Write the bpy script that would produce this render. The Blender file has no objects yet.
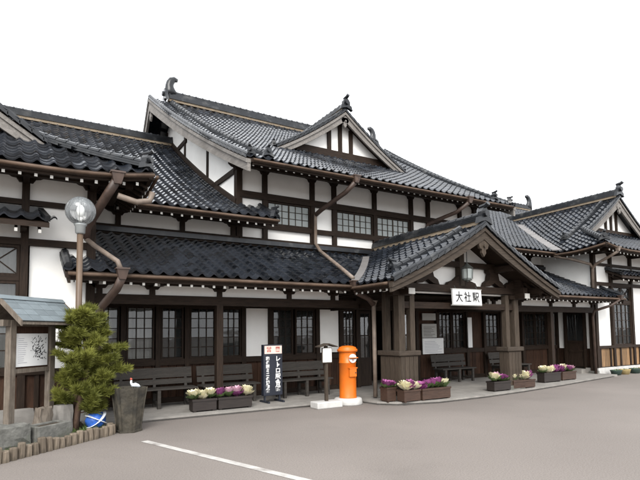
import bpy, math, random
from mathutils import Vector, Matrix
random.seed(7)
scene = bpy.context.scene
col = scene.collection
PI = math.pi

# ------------------------------------------------------------------ camera
CAMP = Vector((-10.2246, 0.0, 1.7))
F_PX, YAW, PITCH, ROLL, CY = 505.37, .5511, .0683, -.0124, 299.03
fw = Vector((math.sin(YAW)*math.cos(PITCH), math.cos(YAW)*math.cos(PITCH), math.sin(PITCH)))
rt0 = Vector((math.cos(YAW), -math.sin(YAW), 0)); up0 = rt0.cross(fw)
rt = rt0*math.cos(ROLL) + up0*math.sin(ROLL); up = -rt0*math.sin(ROLL) + up0*math.cos(ROLL)
cd = bpy.data.cameras.new('camera'); cam = bpy.data.objects.new('camera', cd); col.objects.link(cam)
m = Matrix((rt, up, -fw)).transposed().to_4x4(); m.translation = CAMP
cam.matrix_world = m
cd.sensor_width = 36; cd.lens = F_PX/640*36; cd.shift_y = (CY-240)/640; cd.clip_end = 3000; cd.clip_start = .05
scene.camera = cam

# ------------------------------------------------------------------ overcast sky and sun
world = bpy.data.worlds.new('World'); scene.world = world; world.use_nodes = True
wn, wl = world.node_tree.nodes, world.node_tree.links
wn.clear()
wo = wn.new('ShaderNodeOutputWorld'); bg = wn.new('ShaderNodeBackground')
sky = wn.new('ShaderNodeTexSky'); sky.sky_type = 'NISHITA'; sky.sun_disc = False
SUN_EL, SUN_ROT = math.radians(40), math.radians(212)
sky.sun_elevation = SUN_EL; sky.sun_rotation = SUN_ROT; sky.dust_density = 5; sky.air_density = 1
hs = wn.new('ShaderNodeHueSaturation'); hs.inputs['Saturation'].default_value = .25
mx = wn.new('ShaderNodeMix'); mx.data_type = 'RGBA'; mx.inputs[0].default_value = .82
mx.inputs[7].default_value = (11.4, 11.65, 12.0, 1)      # even cloud cover
wl.new(sky.outputs[0], hs.inputs['Color']); wl.new(hs.outputs[0], mx.inputs[6]); wl.new(mx.outputs[2], bg.inputs['Color'])
bg.inputs['Strength'].default_value = .1
wl.new(bg.outputs[0], wo.inputs['Surface'])
sd = bpy.data.lights.new('sun', 'SUN'); sd.energy = 1.5; sd.angle = math.radians(30); sd.color = (1, .97, .92)
sun = bpy.data.objects.new('sun', sd); col.objects.link(sun)
sdir = Vector((math.sin(SUN_ROT)*math.cos(SUN_EL), math.cos(SUN_ROT)*math.cos(SUN_EL), math.sin(SUN_EL)))
sun.rotation_euler = sdir.to_track_quat('Z', 'Y').to_euler()
scene.view_settings.view_transform = 'Standard'; scene.view_settings.look = 'None'
scene.view_settings.exposure = 1.2; scene.view_settings.gamma = 1.0
try: scene.view_settings.use_curve_mapping = False
except Exception: pass

# ------------------------------------------------------------------ materials
MATS = {}
def mat(name, colr, rough=.7, spec=.5, var=.25, scale=4., stretch=(1,1,1), bump=0., bscale=None, tint=False, metal=0., col2=None, detail=6, rvar=0., blotch=None):
    """procedural material: base colour varied by stretched noise, optional blotches and bump"""
    m = bpy.data.materials.new(name); m.use_nodes = True
    n, l = m.node_tree.nodes, m.node_tree.links
    p = n['Principled BSDF']; p.inputs['Roughness'].default_value = rough; p.inputs['Metallic'].default_value = metal
    p.inputs['Specular IOR Level'].default_value = spec
    tc = n.new('ShaderNodeTexCoord'); mp = n.new('ShaderNodeMapping'); mp.inputs['Scale'].default_value = stretch
    l.new(tc.outputs['Object'], mp.inputs['Vector'])
    nz = n.new('ShaderNodeTexNoise'); nz.inputs['Scale'].default_value = scale; nz.inputs['Detail'].default_value = detail
    nz.inputs['Roughness'].default_value = .62
    l.new(mp.outputs[0], nz.inputs['Vector'])
    rp = n.new('ShaderNodeValToRGB'); e = rp.color_ramp.elements
    c2 = col2 or tuple(min(1, c*(1+var*1.6)) for c in colr); c1 = tuple(c*(1-var) for c in colr)
    e[0].position = .3; e[0].color = (*c1, 1); e[1].position = .72; e[1].color = (*c2, 1)
    l.new(nz.outputs['Fac'], rp.inputs['Fac']); out = rp.outputs['Color']
    if blotch:                                    # (scale, colour, low, high): stains with a shape of their own
        bn = n.new('ShaderNodeTexNoise'); bn.inputs['Scale'].default_value = blotch[0]; bn.inputs['Detail'].default_value = 5
        l.new(tc.outputs['Object'], bn.inputs['Vector'])
        br = n.new('ShaderNodeMapRange'); br.inputs[1].default_value = blotch[2]; br.inputs[2].default_value = blotch[3]
        l.new(bn.outputs['Fac'], br.inputs[0])
        mxx = n.new('ShaderNodeMix'); mxx.data_type = 'RGBA'; mxx.inputs[7].default_value = (*blotch[1], 1)
        l.new(br.outputs[0], mxx.inputs[0]); l.new(out, mxx.inputs[6]); out = mxx.outputs[2]
    if tint:                                      # piece-to-piece variation
        at = n.new('ShaderNodeAttribute'); at.attribute_name = 'tint'
        oi = n.new('ShaderNodeObjectInfo'); ad = n.new('ShaderNodeMath'); ad.operation = 'ADD'
        l.new(at.outputs['Fac'], ad.inputs[0]); l.new(oi.outputs['Random'], ad.inputs[1])
        fr = n.new('ShaderNodeMath'); fr.operation = 'FRACT'; l.new(ad.outputs[0], fr.inputs[0])
        mr = n.new('ShaderNodeMapRange'); mr.inputs[3].default_value = 1-tint; mr.inputs[4].default_value = 1+tint
        l.new(fr.outputs[0], mr.inputs[0])
        vm = n.new('ShaderNodeVectorMath'); vm.operation = 'SCALE'; l.new(out, vm.inputs[0]); l.new(mr.outputs[0], vm.inputs['Scale'])
        out = vm.outputs[0]
        if rvar:
            m2 = n.new('ShaderNodeMapRange'); m2.inputs[3].default_value = rough-rvar; m2.inputs[4].default_value = rough+rvar
            l.new(fr.outputs[0], m2.inputs[0]); l.new(m2.outputs[0], p.inputs['Roughness'])
    l.new(out, p.inputs['Base Color'])
    if bump:
        b2 = n.new('ShaderNodeTexNoise'); b2.inputs['Scale'].default_value = bscale or scale*4; b2.inputs['Detail'].default_value = 4
        l.new(mp.outputs[0], b2.inputs['Vector'])
        bp = n.new('ShaderNodeBump'); bp.inputs['Strength'].default_value = bump; bp.inputs['Distance'].default_value = .02
        l.new(b2.outputs['Fac'], bp.inputs['Height']); l.new(bp.outputs[0], p.inputs['Normal'])
    MATS[name] = m
    return m
def glassmat(name, tintc, gl=.06, alpha=.35, rough=.03):
    m = bpy.data.materials.new(name); m.use_nodes = True
    n, l = m.node_tree.nodes, m.node_tree.links; n.clear()
    o = n.new('ShaderNodeOutputMaterial'); tr = n.new('ShaderNodeBsdfTransparent'); gs = n.new('ShaderNodeBsdfGlossy')
    df = n.new('ShaderNodeBsdfDiffuse'); df.inputs['Color'].default_value = (*tintc, 1)
    gs.inputs['Roughness'].default_value = rough
    f = n.new('ShaderNodeFresnel'); f.inputs['IOR'].default_value = 1.5
    m1 = n.new('ShaderNodeMixShader'); m1.inputs[0].default_value = alpha
    tc = n.new('ShaderNodeTexCoord'); nz = n.new('ShaderNodeTexNoise'); nz.inputs['Scale'].default_value = 1.3
    l.new(tc.outputs['Object'], nz.inputs['Vector'])
    bp = n.new('ShaderNodeBump'); bp.inputs['Strength'].default_value = .12; bp.inputs['Distance'].default_value = .05
    l.new(nz.outputs['Fac'], bp.inputs['Height']); l.new(bp.outputs[0], gs.inputs['Normal'])
    m2 = n.new('ShaderNodeMixShader')
    l.new(tr.outputs[0], m1.inputs[1]); l.new(df.outputs[0], m1.inputs[2])
    l.new(f.outputs[0], m2.inputs[0]); l.new(m1.outputs[0], m2.inputs[1]); l.new(gs.outputs[0], m2.inputs[2]); l.new(m2.outputs[0], o.inputs[0])
    MATS[name] = m
V, H, HY = (6,6,.7), (.7,6,6), (6,.7,6)
mat('tile', (.011,.013,.017), .16, .4, .3, 1.2, tint=.6, rvar=.08, blotch=(2.2,(.026,.027,.03),.55,.8))
mat('ridge', (.014,.0155,.018), .3, .35, .3, 3, tint=.3, blotch=(3,(.07,.07,.068),.55,.8))
mat('mendo', (.20,.16,.115), .85, .2, .2, 5)
mat('plaster', (.84,.83,.80), .85, .2, .04, 1.2, blotch=(.55,(.74,.72,.68),.5,.85), bump=.08, bscale=30)
mat('wood_v', (.020,.0128,.0088), .65, .15, .35, 5, V, bump=.25)
mat('wood_h', (.020,.0128,.0088), .65, .15, .35, 5, H, bump=.25)
mat('wood_y', (.020,.0128,.0088), .65, .15, .35, 5, HY, bump=.25)
mat('soffit', (.02,.013,.009), .75, .12, .3, 5, HY)
mat('board', (.034,.0175,.011), .7, .15, .4, 4, V, tint=.3, bump=.3)
mat('board_tan', (0.18,0.108,0.054), .7, .3, .35, 4, V, tint=.35, bump=.3)
mat('grey_wood_v', (.047,.036,.027), .75, .15, .3, 5, V, bump=.3, tint=.12)
mat('grey_wood_h', (.046,.036,.028), .75, .15, .3, 5, H, bump=.3)
mat('barge', (.16,.148,.136), .75, .3, .25, 4, HY, bump=.2, blotch=(1.5,(.09,.08,.07),.5,.8))
mat('copper', (.062,.04,.027), .75, .2, .35, 3, blotch=(2,(.11,.075,.055),.45,.7))
mat('pipe_dark', (.055,.036,.028), .5, .4, .3, 4, blotch=(3,(.16,.10,.07),.6,.85))
mat('pipe_pale', (.15,.118,.095), .55, .4, .3, 4, blotch=(3,(.12,.085,.06),.5,.75))
mat('flashing', (.13,.122,.118), .6, .5, .2, 2)
mat('cap_white', (.42,.41,.385), .8, .2, .08, 8)
mat('concrete', (.215,.202,.185), .85, .2, .18, 3, bump=.15, bscale=40, blotch=(1.1,(.18,.168,.155),.5,.8))
mat('concrete_white', (0.442,0.4335,0.4165), .8, .2, .12, 5, blotch=(6,(.45,.43,.4),.55,.8))
mat('stone', (.11,.108,.098), .85, .2, .3, 7, bump=.4, blotch=(4,(.08,.083,.065),.5,.75))
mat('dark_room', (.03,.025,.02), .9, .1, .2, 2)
mat('curtain', (.52,.53,.50), .9, .1, .1, 3, (8,1,.4))
mat('white_paper', (0.665,0.665,0.6555), .7, .3, .03, 3)
mat('grey_paper', (.36,.355,.335), .7, .3, .06, 3)
mat('ink', (.012,.012,.013), .6, .3, .1)
mat('grey_ink', (.30,.30,.34), .7, .3, .1)
mat('red_ink', (.35,.07,.05), .7, .3, .1)
mat('pink_panel', (.72,.55,.48), .6, .3, .08, 4)
mat('sign_black', (.012,.015,.024), .35, .5, .15)
mat('postbox_orange', (0.561,0.1275,0.0102), .38, .4, .07, 5, blotch=(7,(.55,.115,.012),.55,.8))
mat('soil', (.045,.033,.024), .95, .1, .35, 9, bump=.5)
mat('kale_white', (0.68,0.629,0.425), .6, .3, .12, 14)
mat('kale_purple', (0.232,0.06,0.176), .6, .3, .3, 14)
mat('kale_pink', (0.496,0.288,0.36), .6, .3, .25, 14)
mat('kale_green', (.10,.15,.055), .6, .3, .3, 14)
mat('planter_brown', (.042,.022,.014), .6, .4, .25, 6, H, bump=.2)
mat('planter_dark', (.018,.013,.011), .55, .4, .25, 6, H)
mat('needle', (.095,.11,.02), .6, .2, .45, 2.2, col2=(.20,.205,.04))
mat('bark', (.085,.055,.04), .9, .1, .35, 14, (1,1,.3), bump=.6)
mat('lamp_pole', (0.09775,0.0663,0.0442), .5, .4, .2, 4, V)
mat('lamp_collar', (.33,.35,.35), .35, .5, .1, 4, metal=.4)
mat('bulb', (.82,.83,.80), .3, .5, .03)
mat('blue_plastic', (.03,.11,.42), .4, .5, .3, 8)
mat('white_plastic', (.68,.72,.76), .5, .4, .1, 8)
mat('urn', (.046,.040,.030), .8, .3, .45, 7, bump=.7, bscale=14, blotch=(5,(.026,.024,.02),.45,.7))
mat('slate', (0.1445,0.17,0.1827), .5, .4, .15, 4, tint=.12, blotch=(6,(.12,.145,.15),.5,.8))
mat('log', (0.136,0.1105,0.085), .9, .1, .3, 6, V, tint=.3, bump=.4, blotch=(5,(.07,.06,.045),.5,.75))
mat('pot_green', (.035,.06,.05), .5, .4, .15, 5)
mat('pot_tan', (.34,.26,.12), .6, .3, .15, 5)
mat('leaf', (.08,.12,.035), .6, .3, .35, 8)
mat('lantern_iron', (.05,.055,.05), .5, .5, .2, 5, metal=.3)
glassmat('glass', (.05,.055,.055), alpha=.25)
glassmat('glass_frost', (.30,.33,.32), alpha=.75, rough=.25)
glassmat('globe_glass', (.62,.66,.68), alpha=.2)

# ------------------------------------------------------------------ geometry helpers
class MB:
    def __init__(s): s.v, s.f, s.t, s.mi = [], [], [], []
    def add(s, vs, fs, tint=0., mi=0):
        o = len(s.v); s.v += [tuple(x) for x in vs]
        for q in fs: s.f.append(tuple(i+o for i in q)); s.t.append(tint); s.mi.append(mi)
        return s
    def box(s, x0, x1, y0, y1, z0, z1, tint=0., mi=0):
        return s.add([(x0,y0,z0),(x1,y0,z0),(x1,y1,z0),(x0,y1,z0),(x0,y0,z1),(x1,y0,z1),(x1,y1,z1),(x0,y1,z1)],
            [(0,3,2,1),(4,5,6,7),(0,1,5,4),(1,2,6,5),(2,3,7,6),(3,0,4,7)], tint, mi)
    def frustum(s, c, w0, d0, w1, d1, z0, z1, mi=0):
        x, y = c
        return s.add([(x-w0/2,y-d0/2,z0),(x+w0/2,y-d0/2,z0),(x+w0/2,y+d0/2,z0),(x-w0/2,y+d0/2,z0),(x-w1/2,y-d1/2,z1),(x+w1/2,y-d1/2,z1),(x+w1/2,y+d1/2,z1),(x-w1/2,y+d1/2,z1)],
            [(0,3,2,1),(4,5,6,7),(0,1,5,4),(1,2,6,5),(2,3,7,6),(3,0,4,7)], 0., mi)
    def prism(s, poly, off, mi=0):           # 3-D polygon + offset vector
        n = len(poly); off = Vector(off); P = [Vector(p) for p in poly]
        vs = P + [p+off for p in P]
        fs = [tuple(range(n-1,-1,-1)), tuple(range(n,2*n))] + [(i,(i+1)%n,(i+1)%n+n,i+n) for i in range(n)]
        return s.add(vs, fs, 0., mi)
    def sweep(s, pts, w, h, upv=(0,0,1), wv=None, mi=0, ws=None, hs=None):   # rectangular bar along a path
        pts = [Vector(p) for p in pts]; n = len(pts); vs = []
        for i, p in enumerate(pts):
            d = (pts[min(i+1,n-1)]-pts[max(i-1,0)]).normalized()
            side = Vector(wv) if wv else d.cross(Vector(upv)).normalized()
            u = side.cross(d).normalized() if not wv else Vector(upv)
            a = (ws[i] if ws else w)/2; b = (hs[i] if hs else h)/2
            vs += [p-side*a-u*b, p+side*a-u*b, p+side*a+u*b, p-side*a+u*b]
        fs = [(3,2,1,0), (4*n-4,4*n-3,4*n-2,4*n-1)]
        for i in range(n-1):
            for k in range(4): fs.append((4*i+k,4*i+(k+1)%4,4*i+4+(k+1)%4,4*i+4+k))
        return s.add(vs, fs, 0., mi)
    def tube(s, pts, r, n=8, rs=None, cap=True, mi=0, tint=0.):
        pts = [Vector(p) for p in pts]; k = len(pts); vs = []; prev = None
        for i, p in enumerate(pts):
            d = (pts[min(i+1,k-1)]-pts[max(i-1,0)]).normalized()
            a = Vector((0,0,1)) if abs(d.z) < .9 else Vector((1,0,0))
            u = d.cross(a).normalized() if prev is None else (prev - d*prev.dot(d)).normalized()
            prev = u; w = d.cross(u); rr = rs[i] if rs else r
            vs += [p + (u*math.cos(2*PI*j/n) + w*math.sin(2*PI*j/n))*rr for j in range(n)]
        fs = [(i*n+j, i*n+(j+1)%n, (i+1)*n+(j+1)%n, (i+1)*n+j) for i in range(k-1) for j in range(n)]
        if cap: fs += [tuple(range(n-1,-1,-1)), tuple(range((k-1)*n, k*n))]
        return s.add(vs, fs, tint, mi)
    def lathe(s, prof, c=(0,0,0), n=24, mi=0, ph=0.):
        vs = [(c[0]+r*math.cos(2*PI*j/n+ph), c[1]+r*math.sin(2*PI*j/n+ph), c[2]+z) for r, z in prof for j in range(n)]
        k = len(prof)
        fs = [(i*n+j, i*n+(j+1)%n, (i+1)*n+(j+1)%n, (i+1)*n+j) for i in range(k-1) for j in range(n)]
        fs += [tuple(range(n-1,-1,-1)), tuple(range((k-1)*n, k*n))]
        return s.add(vs, fs, 0., mi)
    def mesh(s, name, mats, smooth=False):
        me = bpy.data.meshes.new(name); me.from_pydata(s.v, [], s.f)
        for x in (mats if isinstance(mats, (list, tuple)) else [mats]): me.materials.append(MATS[x])
        if any(s.mi): me.polygons.foreach_set('material_index', s.mi)
        if any(s.t):
            a = me.attributes.new('tint', 'FLOAT', 'FACE'); a.data.foreach_set('value', s.t)
        if smooth: me.polygons.foreach_set('use_smooth', [True]*len(me.polygons))
        me.update(); return me
def wloc(o):
    v = Vector((0,0,0))
    while o: v = v + o.location; o = o.parent
    return v
def link(name, me, parent=None, loc=(0,0,0), rot=None, local=False, kind=None):
    o = bpy.data.objects.new(name, me); col.objects.link(o)
    o.parent = parent
    o.location = Vector(loc) if (local or parent is None) else Vector(loc)-wloc(parent)
    if rot: o.rotation_euler = rot
    if kind: o['kind'] = kind
    return o
def tag(o, label, cat, group=None):
    o['label'] = label; o['category'] = cat
    if group: o['group'] = group
    return o
def thing(name, label, cat, loc=(0,0,0), rz=0., group=None):
    o = bpy.data.objects.new(name, None); col.objects.link(o); o.location = loc; o.rotation_euler = (0,0,rz); o.empty_display_size = .1
    return tag(o, label, cat, group)
def part(name, mb, mats, parent, smooth=False, kind=None):          # world-coordinate part of the building
    return link(name, mb.mesh(name, mats, smooth), parent, kind=kind)
def lpart(name, mb, mats, parent, smooth=False, loc=(0,0,0), kind=None, rot=None):   # local-coordinate part of a prop
    return link(name, mb.mesh(name, mats, smooth), parent, loc, rot, local=True, kind=kind)
def bevel(o, w=.008, seg=2):
    b = o.modifiers.new('bevel', 'BEVEL'); b.width = w; b.segments = seg; b.limit_method = 'ANGLE'
    return o
def text_mesh(name, body, size, material, weight=0., vertical=False, sx=1.):
    cu = bpy.data.curves.new(name, 'FONT'); cu.body = '\n'.join(body) if vertical else body
    cu.size = size; cu.align_x = 'CENTER'; cu.align_y = 'CENTER'; cu.extrude = .002; cu.offset = weight
    if vertical: cu.space_line = .8
    o = bpy.data.objects.new(name, cu); col.objects.link(o)
    dg = bpy.context.evaluated_depsgraph_get(); me = bpy.data.meshes.new_from_object(o.evaluated_get(dg))
    bpy.data.objects.remove(o); me.name = name; me.materials.clear(); me.materials.append(MATS[material])
    if sx != 1.: me.transform(Matrix.Diagonal((sx,1,1,1)))
    return me

# ------------------------------------------------------------------ ground
def asphalt():
    m = mat('asphalt', (.170,.150,.136), .9, .2, .14, .35, detail=8, blotch=(.7,(.143,.126,.114),.42,.75))
    n, l = m.node_tree.nodes, m.node_tree.links; p = n['Principled BSDF']
    tc = n.new('ShaderNodeTexCoord'); g = n.new('ShaderNodeTexNoise'); g.inputs['Scale'].default_value = 55; g.inputs['Detail'].default_value = 3
    l.new(tc.outputs['Object'], g.inputs['Vector'])
    base = p.inputs['Base Color'].links[0].from_socket
    mr = n.new('ShaderNodeMapRange'); mr.inputs[1].default_value = .3; mr.inputs[2].default_value = .7; mr.inputs[3].default_value = .8; mr.inputs[4].default_value = 1.2
    l.new(g.outputs['Fac'], mr.inputs[0]); vm = n.new('ShaderNodeVectorMath'); vm.operation = 'SCALE'
    l.new(base, vm.inputs[0]); l.new(mr.outputs[0], vm.inputs['Scale']); l.new(vm.outputs[0], p.inputs['Base Color'])
    bp = n.new('ShaderNodeBump'); bp.inputs['Strength'].default_value = .35; bp.inputs['Distance'].default_value = .01
    l.new(g.outputs['Fac'], bp.inputs['Height']); l.new(bp.outputs[0], p.inputs['Normal'])
asphalt()
g = MB(); g.add([(-900,-900,0),(900,-900,0),(900,900,0),(-900,900,0)], [(0,1,2,3)])
ground = link('ground', g.mesh('ground', 'asphalt')); ground['kind'] = 'structure'
PZ = .07
edge = [(-9.0,10.45),(-2.85,10.3),(-2.72,9.62),(-2.45,9.3),(-1.4,9.0),(.2,9.02),(1.9,9.18),(4.2,9.5),(6.4,9.88),(8.6,10.25)]
g = MB(); g.prism([(x,y,-.05) for x,y in edge]+[(8.85,10.25,-.05),(8.85,14,-.05),(-9.0,14,-.05)], (0,0,PZ+.05))
pv = link('pavement', g.mesh('pavement', 'concrete')); pv['kind'] = 'structure'
# kerb strip, paler rounded rim along the pavement edge
g = MB(); pts = [Vector((x,y,PZ-.012)) for x,y in edge]
g.sweep(pts, .12, .04)
kb = link('kerb', g.mesh('kerb', 'concrete')); kb['kind'] = 'structure'
mat('line_paint', (.37,.355,.335), .85, .2, .12, 9, blotch=(3,(.2,.18,.165),.48,.7))
a, b = Vector((-8.32,8.58,.004)), Vector((-6.2,1.9,.004)); d = (b-a).normalized(); s = d.cross(Vector((0,0,1)))*.06
g = MB(); g.add([a-s,b-s,b+s,a+s], [(0,1,2,3)])
rm = link('road_marking', g.mesh('road_marking', 'line_paint')); rm['kind'] = 'structure'

# ================================================================== STATION BUILDING
ST = thing('station_building', 'long timber railway station with white plaster walls and dark tiled gabled roofs', 'station', (0,11,0))
HALL_Y, LOW_Y, PAV_Y, POST_Y = 13.17, 12.6, 11.0, 11.0
TW, TE = .262, .222           # tile width, exposure measured horizontally
HP = [(0,.034),(.03,.014),(.07,.002),(.11,.0),(.15,.010),(.178,.034),(.205,.060),(.232,.064),(.265,.034)]   # S-tile section
def tile_mesh(slope):
    """one S-shaped pan tile in (a, t, z): a along the eave, t up the slope"""
    mb = MB(); n = len(HP); ts = TE*1.12
    lo = [(a, 0, h+.034) for a, h in HP]; hi = [(a, ts, h+slope*ts+.002) for a, h in HP]; bt = [(a, .006, h+.002) for a, h in HP]
    mb.add(lo+hi+lo+bt, [(i,i+1,n+i+1,n+i) for i in range(n-1)] + [(3*n+i,3*n+i+1,2*n+i+1,2*n+i) for i in range(n-1)])
    return mb
class Slope:
    def __init__(s, name, O, A, T, zf, tmax, amin, amax, lift=None):
        s.name, s.O, s.A, s.T, s.zf, s.tmax, s.amin, s.amax = name, Vector(O), Vector(A), Vector(T), zf, tmax, amin, amax
        s.lift = lift or (lambda a, t: 0.); s.butt = .03 if abs(s.A.x) > .5 else .05
    def P(s, a, t, dz=0.):
        p = s.O + s.A*a + s.T*t; p.z = s.zf(t) + dz + s.lift(a, t); return p
    def deck(s, parent=None, mats=('soffit',), th=.09, n=12):
        mb = MB(); vs = []
        for i in range(n+1):
            t = s.tmax*i/n
            a0, a1 = s.amin(t), max(s.amax(t), s.amin(t)+.01)
            k = 8
            for dz in (-.03, -.03-th):
                vs += [s.P(a0+(a1-a0)*j/k, t, dz) for j in range(k+1)]
        k = 9; fs = []
        for i in range(n):
            for j in range(k-1):
                u = i*2*k+j; w = u+2*k
                fs += [(u,u+1,w+1,w), (u+k,w+k,w+k+1,u+k+1)]
            u = i*2*k; w = u+2*k
            fs += [(u,w,w+k,u+k), (u+k-1,u+2*k-1,w+2*k-1,w+k-1)]
        fs += [(j,j+k,j+k+1,j+1) for j in range(k-1)]
        b = n*2*k; fs += [(b+j,b+j+1,b+j+k+1,b+j+k) for j in range(k-1)]
        mb.add(vs, fs)
        return part(s.name, mb, list(mats), parent or ST)
    def tiles(s, parent):
        mb = MB(); nrow = int(s.tmax/TE)+1
        for r in range(nrow):
            t = r*TE
            if t > s.tmax-.05: break
            tc = min(t+TE*.5, s.tmax); a0, a1 = s.amin(tc), s.amax(tc)
            i0 = math.floor(a0/TW); i1 = math.ceil(a1/TW)
            for i in range(i0, i1+1):
                a = i*TW; c = a+TW/2
                if c < a0-.02 or c > a1+.02: continue
                jit = random.uniform(-.003,.005); jt = random.uniform(-.008,.008)
                n = len(HP); ts = TE*1.12; vs = []
                tw = random.uniform(-.02,.02)
                lo = [s.P(a+q, t+jt, h+s.butt+jit+tw*q) for q, h in HP]
                vs = lo + [s.P(a+q, t+ts, h+.002+tw*q) for q, h in HP] + lo + [s.P(a+q, t+jt+.006, h) for q, h in HP]
                fs = [(k,k+1,n+k+1,n+k) for k in range(n-1)] + [(3*n+k,3*n+k+1,2*n+k+1,2*n+k) for k in range(n-1)]
                if (s.A.cross(s.T)).z < 0: fs = [f[::-1] for f in fs]
                mb.add(vs, fs, random.uniform(.02,.98))
        return part('roof_tiles', mb, 'tile', parent, smooth=True, kind='stuff')
    def rafters(s, parent, a0, a1, t0, t1, step=.24, lim=None):
        sl = (s.zf(.6)-s.zf(0))/.6; h, w = .058, .023
        A, T = s.A, s.T; cache = {}
        def q(a, t, z): return A*a + T*t + Vector((0,0,sl*t+z))
        def mesh(te):
            mb = MB()
            for (ta, tb, e, mi) in ((t0,te,0,0),(t0-.012,t0+.004,.001,1)):
                vs = [q(a,t,z) for t in (ta,tb) for a, z in ((-w-e,-h-e),(w+e,-h-e),(w+e,e),(-w-e,e))]
                mb.add(vs, [(0,1,2,3),(7,6,5,4),(0,4,5,1),(1,5,6,2),(2,6,7,3),(3,7,4,0)], 0., mi)
            return mb.mesh('rafter', ['wood_y', 'cap_white'])
        mb = MB(); mb.sweep([s.O+A*a_+T*.5+Vector((0,0,s.zf(.5)-.305)) for a_ in (a0, a1)], .13, .11)
        if t1 > .8: part('eave_purlin', mb, 'wood_h', parent)
        n = max(1, round((a1-a0)/step))
        for i in range(n+1):
            a = a0+(a1-a0)*i/n
            te = round(max(t0+.1, min(t1, lim(a))) if lim else t1, 1)
            if te not in cache: cache[te] = mesh(te)
            p = s.O + A*a; p.z = s.zf(0)-.175 + s.lift(a, 0)*.8
            link('rafter', cache[te], parent, p)
    def gutter(s, parent, a0, a1):
        mb = MB(); n = 12
        pts = [s.P(a0+(a1-a0)*i/n, -.07, -.035) for i in range(n+1)]
        mb.tube(pts, .034, 8)
        part('gutter', mb, 'copper', parent, smooth=True)
        mb = MB(); pts = [s.P(a0+(a1-a0)*i/n, .03, -.06) for i in range(n+1)]
        mb.sweep(pts, .04, .09)
        pts = [s.P(a0+(a1-a0)*i/n, .06, -.135) for i in range(n+1)]; mb.sweep(pts, .07, .11)
        part('fascia', mb, 'wood_h', parent)

def ridge(parent, pts, w=.26, layers=4, lh=.05, cap=.085, mendo=True, name='ridge', seg=.27):
    """stacked flat ridge tiles under a row of round cap tiles; pts run along the base line"""
    pts = [Vector(p) for p in pts]
    mb = MB(); z = 0.
    if mendo:
        m2 = MB(); m2.sweep([p+Vector((0,0,.03)) for p in pts], w*.8, .1); part('ridge_plaster', m2, 'mendo', parent); z = .075
    for k in range(layers):
        ww = w*(1-.08*k); mb.sweep([p+Vector((0,0,z+lh*.41)) for p in pts], ww, lh*.8); mb.sweep([p+Vector((0,0,z+lh*.9)) for p in pts], ww-.05, lh*.24); z += lh
    # round caps
    L = sum((pts[i+1]-pts[i]).length for i in range(len(pts)-1)); n = max(2, int(L/seg))
    def at(u):
        u = max(0, min(L, u))
        for i in range(len(pts)-1):
            l = (pts[i+1]-pts[i]).length
            if u <= l+1e-6: return pts[i].lerp(pts[i+1], u/l)
            u -= l
        return pts[-1]
    for i in range(n):
        a, b = at(L*i/n-.02), at(L*(i+1)/n); o = Vector((0,0,z+cap*.2))
        mb.tube([a+o, a.lerp(b,.18)+o, a.lerp(b,.2)+o, b+o], cap, 8, rs=[cap*1.1,cap*1.1,cap*.94,cap*.9], tint=random.uniform(.05,.95))
    return part(name, mb, 'ridge', parent)
def onigawara(parent, p, d, s=.35, horn=0.):
    """ridge-end tile: shield-like plaque with side curls, facing direction d"""
    p, d = Vector(p), Vector(d).normalized(); u = d.cross(Vector((0,0,1))).normalized(); z = Vector((0,0,1))
    prof = [(-.62,-.12),(-.5,.28),(-.36,.3),(-.34,.62),(-.16,.85),(0,.98),(.16,.85),(.34,.62),(.36,.3),(.5,.28),(.62,-.12),(.3,.02),(0,.1),(-.3,.02)]
    mb = MB(); mb.prism([p+u*(a*s)+z*(b*s)-d*.05 for a, b in prof], d*.12)
    mb.tube([p+z*(.5*s)+d*.03, p+z*(.5*s)+d*(.1+.1*s)], .2*s, 8)
    if not horn: mb.tube([p+z*(.95*s)-d*.08, p+z*(1.0*s)+d*(.06+.1*s), p+z*(1.1*s)+d*(.08+.22*s)], .15*s, 8)
    return part('ridge_end_tile', mb, 'ridge', parent)
def shachi(parent, p, d, h=.75):
    """tall curled fin rising from the ridge end and bending back over the ridge (direction d)"""
    p, d = Vector(p), Vector(d); z = Vector((0,0,1)); pts, ws, hs = [], [], []
    path = [(.05,-.15,.78,.46),(-.04,.14,.62,.40),(-.08,.38,.48,.34),(-.04,.58,.44,.32),(.06,.74,.42,.30),(.20,.82,.34,.26),(.38,.80,.20,.16)]
    u = d.cross(z).normalized(); vs = []
    n = len(path)
    for i, (x, y, w, t) in enumerate(path):
        q0, q1 = path[max(i-1,0)], path[min(i+1,n-1)]
        tg = Vector((q1[0]-q0[0], 0, q1[1]-q0[1])).normalized(); nx, nz = tg.z, -tg.x
        c = p + d*(x*h/.8) + z*(y*h/.8)
        for k in range(8):
            an = 2*PI*k/8; e = math.cos(an)*w*.5*h/.8; f = math.sin(an)*t*.5*h/.8
            vs.append(c + d*(nx*e) + z*(nz*e) + u*f)
    fs = [(i*8+k, i*8+(k+1)%8, i*8+8+(k+1)%8, i*8+8+k) for i in range(n-1) for k in range(8)] + [tuple(range(7,-1,-1)), tuple(range(8*n-8,8*n))]
    mb = MB(); mb.add(vs, fs)
    return part('ridge_ornament', mb, 'ridge', parent, smooth=True)
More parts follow.
